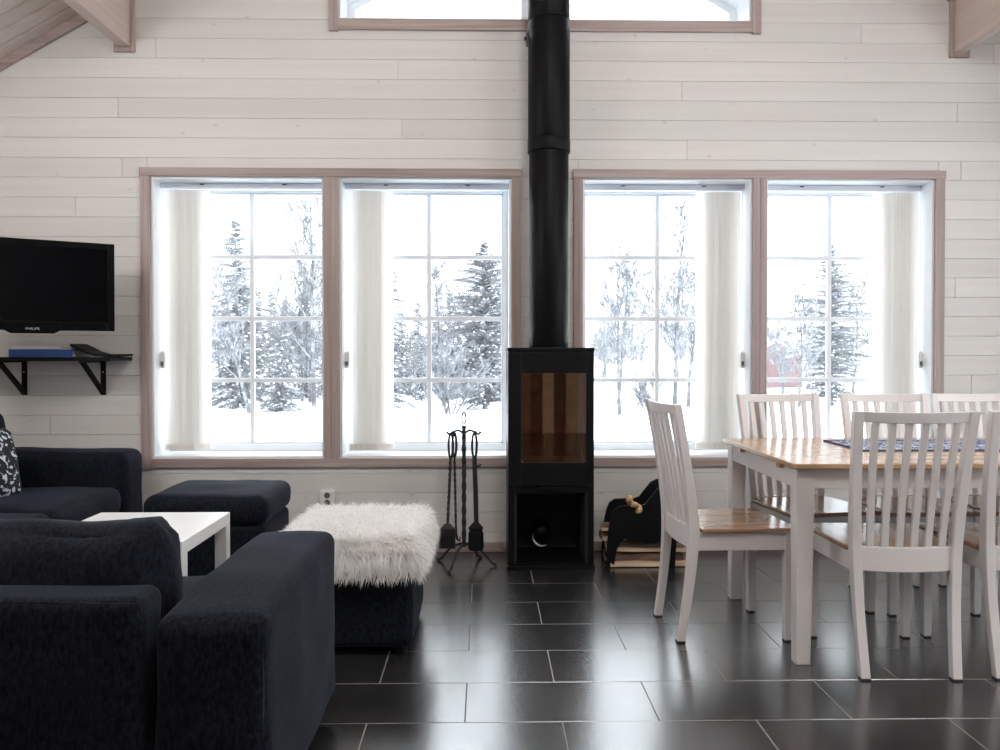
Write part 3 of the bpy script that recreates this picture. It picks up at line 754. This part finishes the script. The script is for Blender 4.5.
# ------------------------------------------------------------------ wood stove with flue
ST = empty('wood_stove', (.3445, 4.415, 0), 0, 'tall black steel wood stove with glass door between the windows', 'stove')
hw, fy, by = .2245, -.185, .185
box('base_plate', 'black_steel', ST, -hw - .004, hw + .004, fy - .012, by, 0, .022, .002)
for s in (-1, 1): box('side_panel', 'black_steel', ST, min(s * hw, s * (hw - .03)), max(s * hw, s * (hw - .03)), fy, by, .022, 1.14, .004)
box('back_panel', 'black_steel', ST, -hw + .03, hw - .03, by - .02, by, .022, 1.14)
box('top_plate', 'black_steel', ST, -hw - .002, hw + .002, fy - .004, by, 1.14, 1.16, .003)
box('niche_floor', 'black_steel', ST, -hw + .03, hw - .03, fy, by - .02, .022, .036)
box('niche_roof', 'black_steel', ST, -hw + .03, hw - .03, fy, by - .02, .400, .438, .002)
for s in (-1, 1):
    box('niche_side', 'niche_dark', ST, min(s * (hw - .03), s * (hw - .046)), max(s * (hw - .03), s * (hw - .046)), fy, by - .02, .036, .40)
box('niche_back', 'niche_dark', ST, -hw + .046, hw - .046, by - .03, by - .02, .036, .40)
# air hose in the log niche; its rim's lit crescent is modelled as shape
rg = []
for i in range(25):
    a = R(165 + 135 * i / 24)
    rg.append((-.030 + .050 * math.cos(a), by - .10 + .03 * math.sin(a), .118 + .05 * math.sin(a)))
MB().tube(rg, [.001 + .006 * math.sin(math.pi * i / 24) for i in range(25)], 8).build('collar_highlight', 'steel_light', ST, smooth=True)
MB().tube([(-.03, by - .09, .12), (-.03, by - .03, .16)], .046, 20).build('air_hose', 'iron', ST, smooth=True)
# door
door = box('door', 'black_steel', ST, -hw + .002, -.156, fy - .014, fy, .442, 1.138, .003)
box('door_stile', 'black_steel', door, .182, hw - .002, fy - .014, fy, .442, 1.138, .003)
box('door_rail', 'black_steel', door, -.156, .182, fy - .014, fy, 1.028, 1.138, .002)
box('door_rail', 'black_steel', door, -.156, .182, fy - .014, fy, .442, .562, .002)
gl = [(-.156, .562 + .02), (-.14, .562), (.166, .562), (.182, .562 + .02), (.182, 1.028), (-.156, 1.028)]
MB().prism_y(gl, fy - .008, fy - .004).build('door_glass', 'stove_glass', ST)
box('handle_bar', 'matte_black', ST, -.062, .098, fy - .03, fy - .014, .428, .437, .002)
box('handle_stem', 'matte_black', ST, .010, .018, fy - .028, fy - .012, .40, .428)
# firebox lining
for k in range(4):
    x = -.18 + .09 * k; box('firebrick', 'firebrick', ST, x + .001, x + .089, by - .055, by - .025, .555, 1.05, .003)
for s in (-1, 1):
    for k in range(3):
        y = fy + .02 + .095 * k; box('firebrick', 'firebrick', ST, min(s * .19, s * .165), max(s * .19, s * .165), y + .001, y + .094, .555, 1.05, .003)
box('firebox_floor', 'firebrick', ST, -.19, .19, fy + .015, by - .025, .52, .555)
box('firebox_roof', 'iron', ST, -.19, .19, fy + .015, by - .025, 1.05, 1.065)
FL = empty('stove_pipe', (.347, 4.425, 1.16), 0, 'thick black flue pipe rising from the stove to the ceiling', 'pipe')
def ringtube(name, r, z0, z1, mat='flue_black', n=48): return MB().cyl((0, 0), r, z0 - 1.16, z1 - 1.16, n).build(name, mat, FL, .003)
for nm, r, a, b in (('pipe_section', .107, 1.16, 2.215), ('joint_band', .1155, 2.215, 2.285), ('pipe_section', .1135, 2.285, 2.92), ('joint_band', .115, 2.92, 2.93), ('pipe_section', .1135, 2.93, 4.452)):
    o = ringtube(nm, r, a, b)
    for p in o.data.polygons: p.use_smooth = len(p.vertices) == 4
o = MB().tube([(-.108, -.01, 2.83 - 1.16), (-.135, -.01, 2.83 - 1.16)], .010, 10).build('clamp_screw', 'iron', FL)
MB().box(-.124, -.106, -.02, .0, 2.79 - 1.16, 2.86 - 1.16).build('clamp_lug', 'iron', FL, .002)

# ------------------------------------------------------------------ fireplace tools
TX, TY = -.112, 4.33
st = empty('fire_tool_stand', (TX, TY, 0), 0, 'black wrought iron fire tool stand with tripod feet and looped top', 'tool stand')
def twisted(pts_z, x0, y0, r, name, parent, mat='iron', dx=0.0, turns=6):
    n = 40; rings = []
    for i in range(n + 1):
        f = i / n; z = pts_z[0] + (pts_z[1] - pts_z[0]) * f; a = turns * math.pi * f
        rings.append([(x0 + dx * f + r * math.cos(a + k * math.pi / 2), y0 + r * math.sin(a + k * math.pi / 2), z) for k in range(4)])
    return MB().loft(rings).build(name, mat, parent)
twisted((.10, .745), 0, 0, .0125, 'pole', st, turns=5)
for k, a in enumerate((R(245), R(145), R(-8), R(60))):
    c, s_ = math.cos(a), math.sin(a); P = []
    for f in (0, .2, .4, .6, .8, 1.0):
        rr = .015 + .135 * f; z = .115 - .10 * f ** .8 + .03 * math.sin(f * math.pi)
        P.append((c * rr, s_ * rr, z))
    P.append((c * .175, s_ * .175, .007))
    MB().tube(P, [.009, .0085, .008, .008, .008, .0085, .012], 6, flat=.75).build('foot', 'iron', st)
loop = []
for i in range(17):
    a = 2 * math.pi * i / 16; loop.append((.011 * math.sin(a), 0, .785 - .032 * math.cos(a)))
MB().tube(loop, .004, 6, caps=False).build('finial_loop', 'iron', st)
for s in (-1, 1):
    P = [(0, 0, .705), (s * .03, -.004, .722), (s * .062, -.01, .712), (s * .078, -.016, .70), (s * .09, -.02, .715)]
    MB().tube(P, .0065, 6).build('hook_arm', 'iron', st)
def loop_handle(name, parent, x, z0, z1, w, y=0):
    L = []
    for i in range(21):
        a = 2 * math.pi * i / 20; L.append((x + w * math.sin(a), y, (z0 + z1) / 2 - (z1 - z0) / 2 * math.cos(a)))
    MB().tube(L, .0068, 6, caps=False).build(name, 'iron', parent)
sh = empty('fire_shovel', (TX - .072, TY - .02, 0), 0, 'black iron fire shovel hanging left on the tool stand', 'shovel')
loop_handle('handle', sh, .003, .575, .708, .0115)
twisted((.215, .578), -.014, 0, .0085, 'shaft', sh, dx=.016)
pan = MB()
pan.loft([[(-.056, -.004, .095), (.028, -.004, .095), (.028, .004, .095), (-.056, .004, .095)], [(-.054, -.014, .20), (.026, -.014, .20), (.026, -.006, .20), (-.054, -.006, .20)], [(-.028, -.004, .228), (.0, -.004, .228), (.0, .004, .228), (-.028, .004, .228)]])
pan.box(-.056, -.050, -.03, -.004, .10, .20).box(.022, .028, -.03, -.004, .10, .20).build('pan', 'iron', sh)
pk = empty('fire_poker', (TX - .054, TY - .012, 0), 0, 'thin iron poker with hooked tip behind the fire shovel', 'poker')
loop_handle('handle', pk, .004, .58, .708, .010, .004)
twisted((.20, .58), .012, .004, .007, 'shaft', pk, dx=-.008)
MB().tube([(.012, .004, .205), (.013, .004, .17), (.020, .004, .14), (.031, .004, .13), (.035, .004, .155)], [.007, .007, .007, .006, .003], 6).build('hook', 'iron', pk)
br = empty('fire_brush', (TX + .056, TY - .02, 0), 0, 'black fireplace brush hanging on the stand beside the stove', 'brush')
loop_handle('handle', br, 0, .575, .708, .0125)
MB().tube([(0, 0, .58), (.006, 0, .40), (.010, 0, .21)], .0125, 8).build('shaft', 'iron', br)
MB().tube([(0, 0, .535), (.03, -.006, .535), (.032, -.006, .545)], .006, 6).build('side_peg', 'iron', br)
MB().loft([[(.008 + r * math.cos(k * math.pi / 4) * 1.0, r * .6 * math.sin(k * math.pi / 4), z) for k in range(8)] for r, z in ((.014, .235), (.04, .205), (.034, .19), (.040, .175), (.042, .10), (.036, .085))]).build('bristle_head', 'matte_black', br)

# ------------------------------------------------------------------ log holder and firewood
LH = empty('log_holder', (.85, 4.375, 0), R(-2), 'black animal-shaped log holder with a knotted rope tail', 'log holder')
prof = [(-.207, 0), (-.165, 0), (-.160, .05), (-.150, .095), (-.135, .13), (-.112, .152), (-.072, .140), (0, .126), (.05, .128), (.09, .145), (.105, .10), (.110, .05), (.113, 0), (.155, 0), (.160, .08), (.165, .2), (.175, .28), (.20, .30),
        (.205, .34), (.19, .38), (.15, .42), (.10, .437), (.062, .418), (.025, .372), (.0, .338), (-.03, .328), (-.08, .327), (-.135, .325), (-.165, .305), (-.182, .265), (-.195, .20), (-.203, .10)]
for yy in (-.115, .10): MB().prism_y(prof, yy, yy + .018).build('side_panel', 'matte_black', LH, .003)
for x, z in ((-.17, .05), (.125, .05)): MB().tube([(x, -.10, z), (x, .10, z)], .008, 8).build('cross_bar', 'matte_black', LH)
P = []
for i in range(60):
    f = i / 59; P.append((-.10 + .075 * f + .012 * math.sin(f * 19), -.125 + .015 * math.cos(f * 19), .372 - .075 * f + .006 * math.sin(f * 13)))
MB().tube(P, [.011 + .005 * abs(math.sin(i * .42)) for i in range(60)], 7).build('rope_tail', 'rope', LH, smooth=True)
def log(x, y, z, L, r, seed, rz, label):
    rn = random.Random(seed); o = empty('firewood_log', (x, y, z), rz, label, 'firewood', 'split logs in the holder')
    rings = []; A = [0, .5, 1.0, 1.57, 2.1, 2.7, 3.14]
    for k in range(7):
        f = k / 6 - .5
        rings.append([(L * f, r * math.cos(a) * 1.25 * (1 + .06 * math.sin(f * 9 + a * 2 + seed)), r * math.sin(a) * (1 + .07 * math.sin(f * 7 + a * 3 + seed)) + r * .02) for a in A])
    m = MB().loft(rings)
    m.build('split_wood', 'log_wood', o)
    b = [[(p[0] * .985, p[1] * 1.035, p[2] * 1.035 + .001) for p in rr[2:6]] for rr in rings]
    MB().loft(b, caps=False, closed=False).build('bark', 'bark', o)
log(.86, 4.345, .004, .40, .062, 1, R(1), 'pale split log lowest at the front of the log holder')
log(.85, 4.43, .004, .40, .05, 2, R(-3), 'split log lowest at the back of the log holder')
log(.855, 4.345, .078, .42, .045, 3, R(-2), 'split log in the middle of the log holder stack')
log(.83, 4.42, .122, .40, .048, 4, R(3), 'upper split log inside the log holder')
log(.81, 4.385, .175, .36, .036, 5, R(-5), 'topmost split log inside the log holder')

# ------------------------------------------------------------------ wall socket
so = empty('wall_socket', (-.891, YW, .262), 0, 'white double wall socket low on the wall behind the fur ottoman', 'socket')
box('plate', 'socket_white', so, -.042, .042, -.03, 0, 0, .092, .006)
for z in (.026, .066):
    MB().tube([(0, -.0305, z), (0, -.0275, z)], .017, 20).build('outlet', 'socket_dark', so)

# ------------------------------------------------------------------ television on swivel arm
TV = empty('television', (-2.294, 4.168, 1.235), R(32), 'black flat television on a swivel arm above the shelf', 'television')
w2, hh = .378, .47
m = MB(); m.loft([[(-w2, -.03, 0.012), (w2, -.03, 0.012), (w2, -.03, hh), (-w2, -.03, hh)], [(-w2, .0, 0.012), (w2, .0, 0.012), (w2, .0, hh), (-w2, .0, hh)], [(-w2 + .1, .045, .06), (w2 - .1, .045, .06), (w2 - .1, .045, hh - .06), (-w2 + .1, .045, hh - .06)]])
m.build('housing', 'black_plastic', TV, .008, seg=3)
for a, b, c, d in ((-w2, -w2 + .035, .012, hh), (w2 - .035, w2, .012, hh), (-w2 + .035, w2 - .035, hh - .032, hh), (-w2 + .035, w2 - .035, .012, .058)):
    box('bezel', 'black_plastic', TV, a, b, -.038, -.029, c, d, .003)
MB().prism_y([(-.125, .012), (-.095, -.004), (.095, -.004), (.125, .012), (.125, .05), (-.125, .05)], -.041, -.034).build('chin', 'black_plastic', TV, .002)
box('screen', 'screen_black', TV, -w2 + .03, w2 - .03, -.0345, -.029, .05, hh - .03)
cu = bpy.data.curves.new('brand_lettering', 'FONT'); cu.body = 'PHILIPS'; cu.size = .017; cu.align_x = 'CENTER'; cu.extrude = .0004
tmp = bpy.data.objects.new('tmp', cu); col.objects.link(tmp)
dg = bpy.context.evaluated_depsgraph_get(); me = bpy.data.meshes.new_from_object(tmp.evaluated_get(dg)); bpy.data.objects.remove(tmp)
me.materials.clear(); me.name = 'lettering'
lt = mk('lettering', me, 'logo_grey', TV); lt.location = (0, -.0418, .014); lt.rotation_euler = (R(90), 0, 0); lt.scale = (1.15, 1, 1)
tv_arm = MB().tube([(0, .045, .24), (.02, .14, .24), (-.07, .27, .24)], .018, 8).build('swivel_arm', 'matte_black', TV)
MB().tube([(-.24, .0, .02), (-.26, .02, -.05), (-.30, .05, -.075), (-.36, .09, -.06), (-.44, .13, .0)], .003, 6).build('cable', 'matte_black', TV)

# ------------------------------------------------------------------ wall shelf with brackets, books
SH = empty('wall_shelf', (-2.36, YW, 1.085), 0, 'black wall shelf on two diagonal brackets under the television', 'shelf')
box('plank', 'matte_black', SH, -.55, .372, -.27, -.0, .004, .024, .002)
for x in (.21, -.23):
    b = box('bracket', 'matte_black', SH, x - .014, x + .014, -.008, 0, -.19, .004, .001)
    box('bracket_arm', 'matte_black', b, x - .014, x + .014, -.26, -.008, -.005, .004, .001)
    MB().loft([[(x - .012, -.25, -.005), (x + .012, -.25, -.005), (x + .012, -.225, -.005), (x - .012, -.225, -.005)], [(x - .012, -.012, -.185), (x + .012, -.012, -.185), (x + .012, -.008, -.165), (x - .012, -.008, -.165)]]).build('bracket_brace', 'matte_black', b)
    for z in (-.16, -.06): MB().tube([(x, -.008, z), (x, -.011, z)], .004, 8).build('screw', 'steel_light', b)
bk = empty('blue_binder', (-2.375, 4.50, 1.109), R(3), 'thick blue book lying on the black shelf', 'book')
box('cover', 'book_blue', bk, -.165, .165, -.11, .11, 0, .003); box('cover', 'book_blue', bk, -.165, .165, -.11, .11, .039, .042)
box('spine', 'book_blue', bk, -.165, .165, -.114, -.11, 0, .042, .001); box('pages', 'book_white', bk, -.16, .16, -.108, .106, .003, .039)
wk = empty('white_booklet', (-2.372, 4.50, 1.1515), R(2), 'thin white book on top of the thick blue book', 'book')
box('cover', 'book_white', wk, -.155, .155, -.105, .105, 0, .018, .001)
for k in range(5): box('spine_mark', 'tag_silver', wk, .10 + k * .010, .106 + k * .010, -.1056, -.105, .004, .014)
fo = MB(); up, dn = [], []
PX = [(-.02, .066), (.02, .048), (.06, .026), (.11, .012), (.17, .008), (.235, .0115)]
for x, z in PX: up += [(x, -.09 + x * .1, z + .006), (x, .09, z + .006)]; dn += [(x, -.09 + x * .1, max(0, z - .008)), (x, .09, max(0, z - .008))]
rings = [[up[2 * i], up[2 * i + 1], dn[2 * i + 1], dn[2 * i]] for i in range(6)]
bf = fo.loft(rings).build('black_folder', 'matte_black', None, 0, False, loc=(-2.19, 4.47, 1.1095)); tag(bf, 'limp black folder leaning against the books on the shelf', 'folder')

# ------------------------------------------------------------------ white coffee table
CT = empty('coffee_table', (-1.37, 3.235, 0), 0, 'small square white coffee table beside the dark sofas', 'coffee table')
box('table_top', 'white_paint', CT, -.275, .275, -.275, .275, .40, .45, .002)
for sx in (-1, 1):
    for sy in (-1, 1):
        a, b = sorted((sx * .275, sx * .225)); c, d = sorted((sy * .275, sy * .225)); box('leg', 'white_paint', CT, a, b, c, d, 0, .40, .002)

# ------------------------------------------------------------------ sofas and ottomans
def part(name, sb, parent, loc, rot=(0, 0, 0), mat='sofa_fabric'):
    o = sb.build(name, mat, parent, 0, True); o.location = loc; o.rotation_euler = rot; return o
S1 = empty('sofa', (-1.24, 2.17, 0), 0, 'dark navy fabric sofa with its back to the camera', 'sofa', 'dark navy sofas')
D = .82
def slump(q):
    if q.z > 0: q.z -= .016 * max(0, -q.y / .41) + .0
    return q
part('base', soft_box(1.05, .78, .24, .03, (0, .01, 0)), S1, (0, 0, .06))
for s in (-1, 1):
    part('armrest', soft_box(.25, D, .515, .035, (.008, .008, .012), 16, .010, 5, 3 + s, slump), S1, (s * .645, 0, .06))
part('backrest', soft_box(1.02, .13, .545, .03, (0, .004, .004), 14, .006, 5, 2), S1, (-.01, -.345, .06))
for s in (-1, 1):
    part('seat_cushion', soft_box(.515, .64, .15, .05, (.004, .012, .02), 12, .010, 6, 5 + s), S1, (s * .26, .10, .29))
def crumple(sd):
    def f(q):
        e = max(0, q.z / .16) * max(0, abs(q.x) / .26 - .55)
        q.z += .05 * e * (1 + .8 * noise.noise(q * 22 + Vector((sd, 0, 0)))); q.y += .02 * e * noise.noise(q * 18)
        q.z += .010 * noise.noise(Vector((q.x * 6, 0, sd)))
        return q
    return f
for s in (-1, 1):
    part('back_cushion', soft_box(.53, .20, .31, .07, (.02, .035, .012), 22, .016, 7, 8 + s, crumple(s)), S1, (s * .265 - .075, -.15, .398), (R(-6), 0, 0))
for sx in (-1, 1):
    for sy in (-1, 1): MB().cyl((sx * .66, sy * .34), .022, 0, .065, 12).build('foot', 'matte_black', S1)

S2 = empty('sofa', (-2.355, 3.63, 0), R(90), 'dark navy fabric sofa along the left wall with a floral pillow', 'sofa', 'dark navy sofas')
# local: +y is the sofa's back (towards the left wall), x runs along the wall
part('base', soft_box(1.36, .86, .24, .03), S2, (0, 0, .06))
for s in (-1, 1): part('armrest', soft_box(.25, .93, .545, .05, (.008, .008, .012), 14, .010, 5, 23 + s), S2, (s * .795, 0, .06))
part('backrest', soft_box(1.34, .19, .60, .04, (0, .006, .006), 14, .006, 5, 22), S2, (0, .37, .06))
for s in (-1, 1):
    part('seat_cushion', soft_box(.66, .74, .15, .05, (.004, .014, .02), 12, .012, 6, 25 + s), S2, (s * .332, -.085, .285))
    part('back_cushion', soft_box(.66, .22, .42, .08, (.02, .03, .015), 16, .014, 7, 28 + s), S2, (s * .332, .175, .425), (R(-9), 0, 0))
for sx in (-1, 1):
    for sy in (-1, 1): MB().cyl((sx * .8, sy * .38), .022, 0, .065, 12).build('foot', 'matte_black', S2)
pl = soft_box(.40, .10, .36, .045, (.0, .06, .0), 14, .008, 8, 31).build('throw_pillow', 'floral', None, 0, True)
pl.location = (-2.36, 3.86, .425); pl.rotation_euler = (R(-20), R(4), R(68)); tag(pl, 'dark pillow with white flowers on the sofa along the left wall', 'pillow')

O1 = empty('ottoman', (-1.315, 4.075, 0), 0, 'dark navy ottoman under the leftmost window', 'ottoman', 'dark navy ottomans')
part('base', soft_box(.56, .50, .29, .03, (.004, .004, 0), 8, .004, 6, 41), O1, (0, 0, .035))
part('cushion', soft_box(.585, .53, .145, .055, (.006, .006, .012), 14, .008, 6, 42), O1, (0, 0, .318))
for sx in (-1, 1):
    for sy in (-1, 1): MB().cyl((sx * .25, sy * .21), .02, 0, .04, 10).build('foot', 'matte_black', O1)
O2 = empty('ottoman', (-.503, 3.305, 0), 0, 'dark ottoman under the white fur throw', 'ottoman', 'dark navy ottomans')
part('base', soft_box(.465, .56, .285, .03, (.004, .004, 0), 8, .004, 6, 43), O2, (0, 0, .03))
part('cushion', soft_box(.49, .59, .115, .045, (.006, .006, .008), 14, .006, 6, 44), O2, (0, 0, .315))
for sx in (-1, 1):
    for sy in (-1, 1): MB().cyl((sx * .19, sy * .23), .02, 0, .04, 10).build('foot', 'matte_black', O2)

# fur throw draped over the second ottoman: hide plus tapered strands
FT = empty('fur_throw', (-.503, 3.305, .425), 0, 'white long-haired fur throw draped over the dark ottoman', 'throw')
ex, ey = .252, .302
def drape(u, v):
    # unrolled coordinates: beyond the seat edge the hide hangs down
    def ax(t, e):
        s = 1 if t > 0 else -1; a = abs(t); r = .035
        if a < e - r: return t, 0.0
        arc = r * math.pi / 2
        if a < e - r + arc:
            th = (a - e + r) / r; return s * (e - r + r * math.sin(th)), -(r - r * math.cos(th))
        return s * (e + .004), -(r + a - (e - r + arc))
    x, zx = ax(u, ex); y, zy = ax(v, ey)
    z = min(zx, zy) if (zx < -.034 or zy < -.034) else zx + zy
    return Vector((x, y, .014 + z + .006 * noise.noise(Vector((u * 9, v * 9, 0)))))
UX, VY = .312, .395
n = 40
hide = MB()
for j in range(n + 1):
    for i in range(n + 1): hide.v.append(tuple(drape(-UX + 2 * UX * i / n, -VY + 2 * VY * j / n)))
for j in range(n):
    for i in range(n): a = j * (n + 1) + i; hide.f.append((a, a + 1, a + n + 2, a + n + 1))
hide.build('hide', 'fur', FT, 0, True)
rn = random.Random(9); st_ = MB()
NS = 26000
for k in range(NS):
    u, v = rn.uniform(-UX, UX), rn.uniform(-VY, VY)
    if k % 4 == 0:      # longer fringe round the border
        if rn.random() < .5: v = rn.choice((-1, -1, 1)) * rn.uniform(VY - .09, VY)
        else: u = rn.choice((-1, 1)) * rn.uniform(UX - .09, UX)
    p = drape(u, v); e = .006
    nn = (drape(u + e, v) - drape(u - e, v)).cross(drape(u, v + e) - drape(u, v - e))
    if nn.length < 1e-12: continue
    nn.normalize()
    if nn.z < 0 and p.z > -.01: nn = -nn
    cl = Vector((noise.noise(Vector((u * 14, v * 14, 1))), noise.noise(Vector((u * 14, v * 14, 7))), 0))
    fine = Vector((rn.uniform(-1, 1), rn.uniform(-1, 1), rn.uniform(-.4, .6)))
    comb = Vector((p.x / ex, p.y / ey, 0)) * .35 + cl * 1.3 + fine * .45
    L = rn.uniform(.030, .055) * (1.25 if p.z < -.02 else 1)
    flat = 1.0 if nn.z > .6 else .0
    d0 = (nn * (.5 if flat else .75) + comb * .8).normalized(); d1 = (d0 * .8 + Vector((0, 0, -.75 if flat == 0 else -.35)) + comb * .35).normalized(); d2 = (d1 + Vector((0, 0, -.9 if flat == 0 else -.3)) + fine * .2).normalized()
    if flat == 0 and p.z < -.02: d0 = (d0 + Vector((0, 0, -.9))).normalized()
    p1 = p + d0 * L * .35; p2 = p1 + d1 * L * .4; p3 = p2 + d2 * L * .4
    s = d1.cross(Vector((rn.uniform(-1, 1), rn.uniform(-1, 1), rn.uniform(-1, 1))))
    if s.length < 1e-6: continue
    s.normalize(); w = rn.uniform(.0010, .0019)
    st_.add([p - s * w, p + s * w, p1 + s * w, p1 - s * w, p2 + s * w * .7, p2 - s * w * .7, p3], [(0, 1, 2, 3), (3, 2, 4, 5), (5, 4, 6)])
tag(st_.build('fur_hair', 'fur', FT), kind='stuff')
tg = box('care_tag', 'tag_silver', FT, .260, .262, .18, .22, -.05, -.015); tg.rotation_euler = (0, 0, R(3))

# ------------------------------------------------------------------ dining table with runner
DT = empty('dining_table', (1.985, 3.34, 0), 0, 'long dining table with oiled wood top and white legs', 'table')
tl, td, tz = .875, .442, .735
box('table_top', 'table_wood', DT, -tl, tl, -td, td, tz - .019, tz, .004)
for sy in (-1, 1): box('apron', 'chair_white', DT, -tl + .085, tl - .085, min(sy * (td - .03), sy * (td - .05)), max(sy * (td - .03), sy * (td - .05)), tz - .094, tz - .019, .002)
for sx in (-1, 1):
    box('apron', 'chair_white', DT, min(sx * (tl - .022), sx * (tl - .042)), max(sx * (tl - .022), sx * (tl - .042)), -td + .085, td - .085, tz - .094, tz - .019, .002)
    for sy in (-1, 1):
        ax_, ay_ = sx * (tl - .052), sy * (td - .055); r0, r1 = .033, .026; ox, oy = sx * .006, sy * .006
        MB().loft([[(ax_ + ox + q * r, ay_ + oy + e * r, z) for q, e in ((-1, -1), (1, -1), (1, 1), (-1, 1))] for r, z, ox, oy in ((r1, 0, ox, oy), (r0, tz - .12, 0, 0), (r0, tz - .019, 0, 0))]).build('leg', 'chair_white', DT, .003)
    for y in (-.27, .20):
        box('pull_tab', 'table_wood', DT, min(sx * (tl - .002), sx * (tl - .06)), max(sx * (tl - .002), sx * (tl - .06)), y - .018, y + .018, tz - .036, tz - .019, .002)
RN = empty('table_runner', (2.06, 3.45, .735), 0, 'blue and white patterned runner lying along the dining table', 'table runner')
ru = MB(); nx_, ny_ = 40, 8; RL, RW = .535, .185
for lay in (0.0, .0025):
    o_ = len(ru.v)
    for j in range(ny_ + 1):
        for i in range(nx_ + 1):
            x = -RL + 2 * RL * i / nx_; y = -RW + 2 * RW * j / ny_
            ru.v.append((x, y, .0006 + lay + (.0012 * (1 + noise.noise(Vector((x * 14, y * 14, 2)))) if lay else 0)))
    for j in range(ny_):
        for i in range(nx_): a = o_ + j * (nx_ + 1) + i; ru.f.append((a, a + 1, a + nx_ + 2, a + nx_ + 1))
ru.build('cloth', 'runner_cloth', RN, 0, True)
for sy in (-1, 1): box('border', 'runner_border', RN, -RL, RL, min(sy * RW, sy * (RW - .008)), max(sy * RW, sy * (RW - .008)), .0005, .0062)
for sx in (-1, 1): box('border', 'runner_border', RN, min(sx * RL, sx * (RL - .008)), max(sx * RL, sx * (RL - .008)), -RW, RW, .0005, .0062)

# ------------------------------------------------------------------ dining chairs
def yprof(z):      # line of the back post seen from the side
    if z < .45: f = z / .45; return -.235 + .045 * math.sin(f * math.pi / 2)
    f = (z - .45) / .485; return -.19 - .075 * f ** 1.3
def xprof(z): return .157 + (.018 * z / .45 if z < .45 else .018 + .022 * (z - .45) / .485)
def chair(label):
    t = empty('dining_chair', (0, 0, 0), 0, label, 'chair', 'white slat-back dining chairs')
    # seat
    se = [(-.156, -.176), (.156, -.176), (.156, -.160), (.196, -.160), (.213, .225), (-.213, .225), (-.196, -.160), (-.156, -.160)]
    m = MB().loft([[(x, y, z) for x, y in se] for z in (.432, .450)]); m.build('seat', 'seat_wood', t, .006)
    for s in (-1, 1):
        m = MB()
        m.loft([[(s * .185 + q * r + ox * s, .19 + e * r + oy, z) for q, e in ((-1, -1), (1, -1), (1, 1), (-1, 1))] for r, z, ox, oy in ((.0145, .006, -.002, -.002), (.019, .36, 0, 0), (.019, .432, 0, 0))])
        l = m.build('leg', 'chair_white', t, .002)
        MB().loft([[(s * .185 + q * .0145 - .002 * s, .188 + e * .0145, z) for q, e in ((-1, -1), (1, -1), (1, 1), (-1, 1))] for z in (0, .006)]).build('foot_pad', 'rubber', l)
        rings = []
        for i in range(17):
            z = .006 + (.935 - .006) * i / 16; x, y = s * xprof(z), yprof(z); hx = .0165; hy = .0155 + .006 * math.exp(-((z - .45) / .18) ** 2)
            rings.append([(x - hx, y - hy, z), (x + hx, y - hy, z), (x + hx, y + hy, z), (x - hx, y + hy, z)])
        p = MB().loft(rings).build('back_leg', 'chair_white', t, .003)
        MB().loft([[(s * .157 + q * .0165, -.235 + e * .0155, z) for q, e in ((-1, -1), (1, -1), (1, 1), (-1, 1))] for z in (0, .006)]).build('foot_pad', 'rubber', p)
        m = MB().loft([[(s * a, y, z) for a, y in ((.165, -.17), (.181, -.17), (.199, .172), (.183, .172))] for z in (.362, .432)])
        m.build('apron', 'chair_white', t, .001)
    MB().box(-.168, .168, .183, .201, .362, .432).build('apron', 'chair_white', t, .001)
    # curved rails: bowed backwards in the middle
    def rail(name, z0, z1, thick, bow, sagz=0):
        n = 10; rings = []
        w0, w1 = xprof(z0) - .012, xprof(z1) - .012
        for i in range(n + 1):
            f = -1 + 2 * i / n; b = bow * (1 - f * f)
            rings.append([(w0 * f, yprof(z0) - b - thick / 2, z0 - sagz * (1 - f * f)), (w0 * f, yprof(z0) - b + thick / 2, z0 - sagz * (1 - f * f)), (w1 * f, yprof(z1) - b + thick / 2, z1 - sagz * .7 * (1 - f * f)), (w1 * f, yprof(z1) - b - thick / 2, z1 - sagz * .7 * (1 - f * f))])
        MB().loft(rings).build(name, 'chair_white', t, .002)
    rail('top_rail', .897, .934, .019, .022, .004)
    rail('lower_rail', .370, .455, .019, .010, .004)
    for k in range(6):
        f = -1 + 2 * (k + 1) / 7
        rings = []
        for i in range(9):
            z = .445 + (.91 - .445) * i / 8; b = (.010 + .012 * i / 8) * (1 - f * f); x = (xprof(z) - .0) * f; y = yprof(z) - b
            rings.append([(x - .012, y - .0065, z), (x + .012, y - .0065, z), (x + .012, y + .0065, z), (x - .012, y + .0065, z)])
        MB().loft(rings).build('slat', 'chair_white', t, .0015)
    return t
spots = [((.990, 3.342), -86, 'white slat-back chair at the table end nearest the stove'),
         ((1.484, 3.02), -2, 'white slat-back chair nearest the camera, back turned to it'),
         ((1.945, 3.02), 0, 'white slat-back chair cut off by the right edge of the photo'),
         ((1.468, 3.665), 190, 'white slat-back chair across the table in front of the window casing'),
         ((1.940, 3.66), 180, 'white slat-back chair across the table in front of the rightmost window'),
         ((2.385, 3.67), 180, 'white slat-back chair across the table in front of the board wall')]
c0 = chair(spots[0][2])
for i, ((x, y), rz, lb) in enumerate(spots):
    o = c0 if i == 0 else copy_tree(c0)
    o.location = (x, y, 0); o.rotation_euler = (0, 0, R(rz)); o['label'] = lb
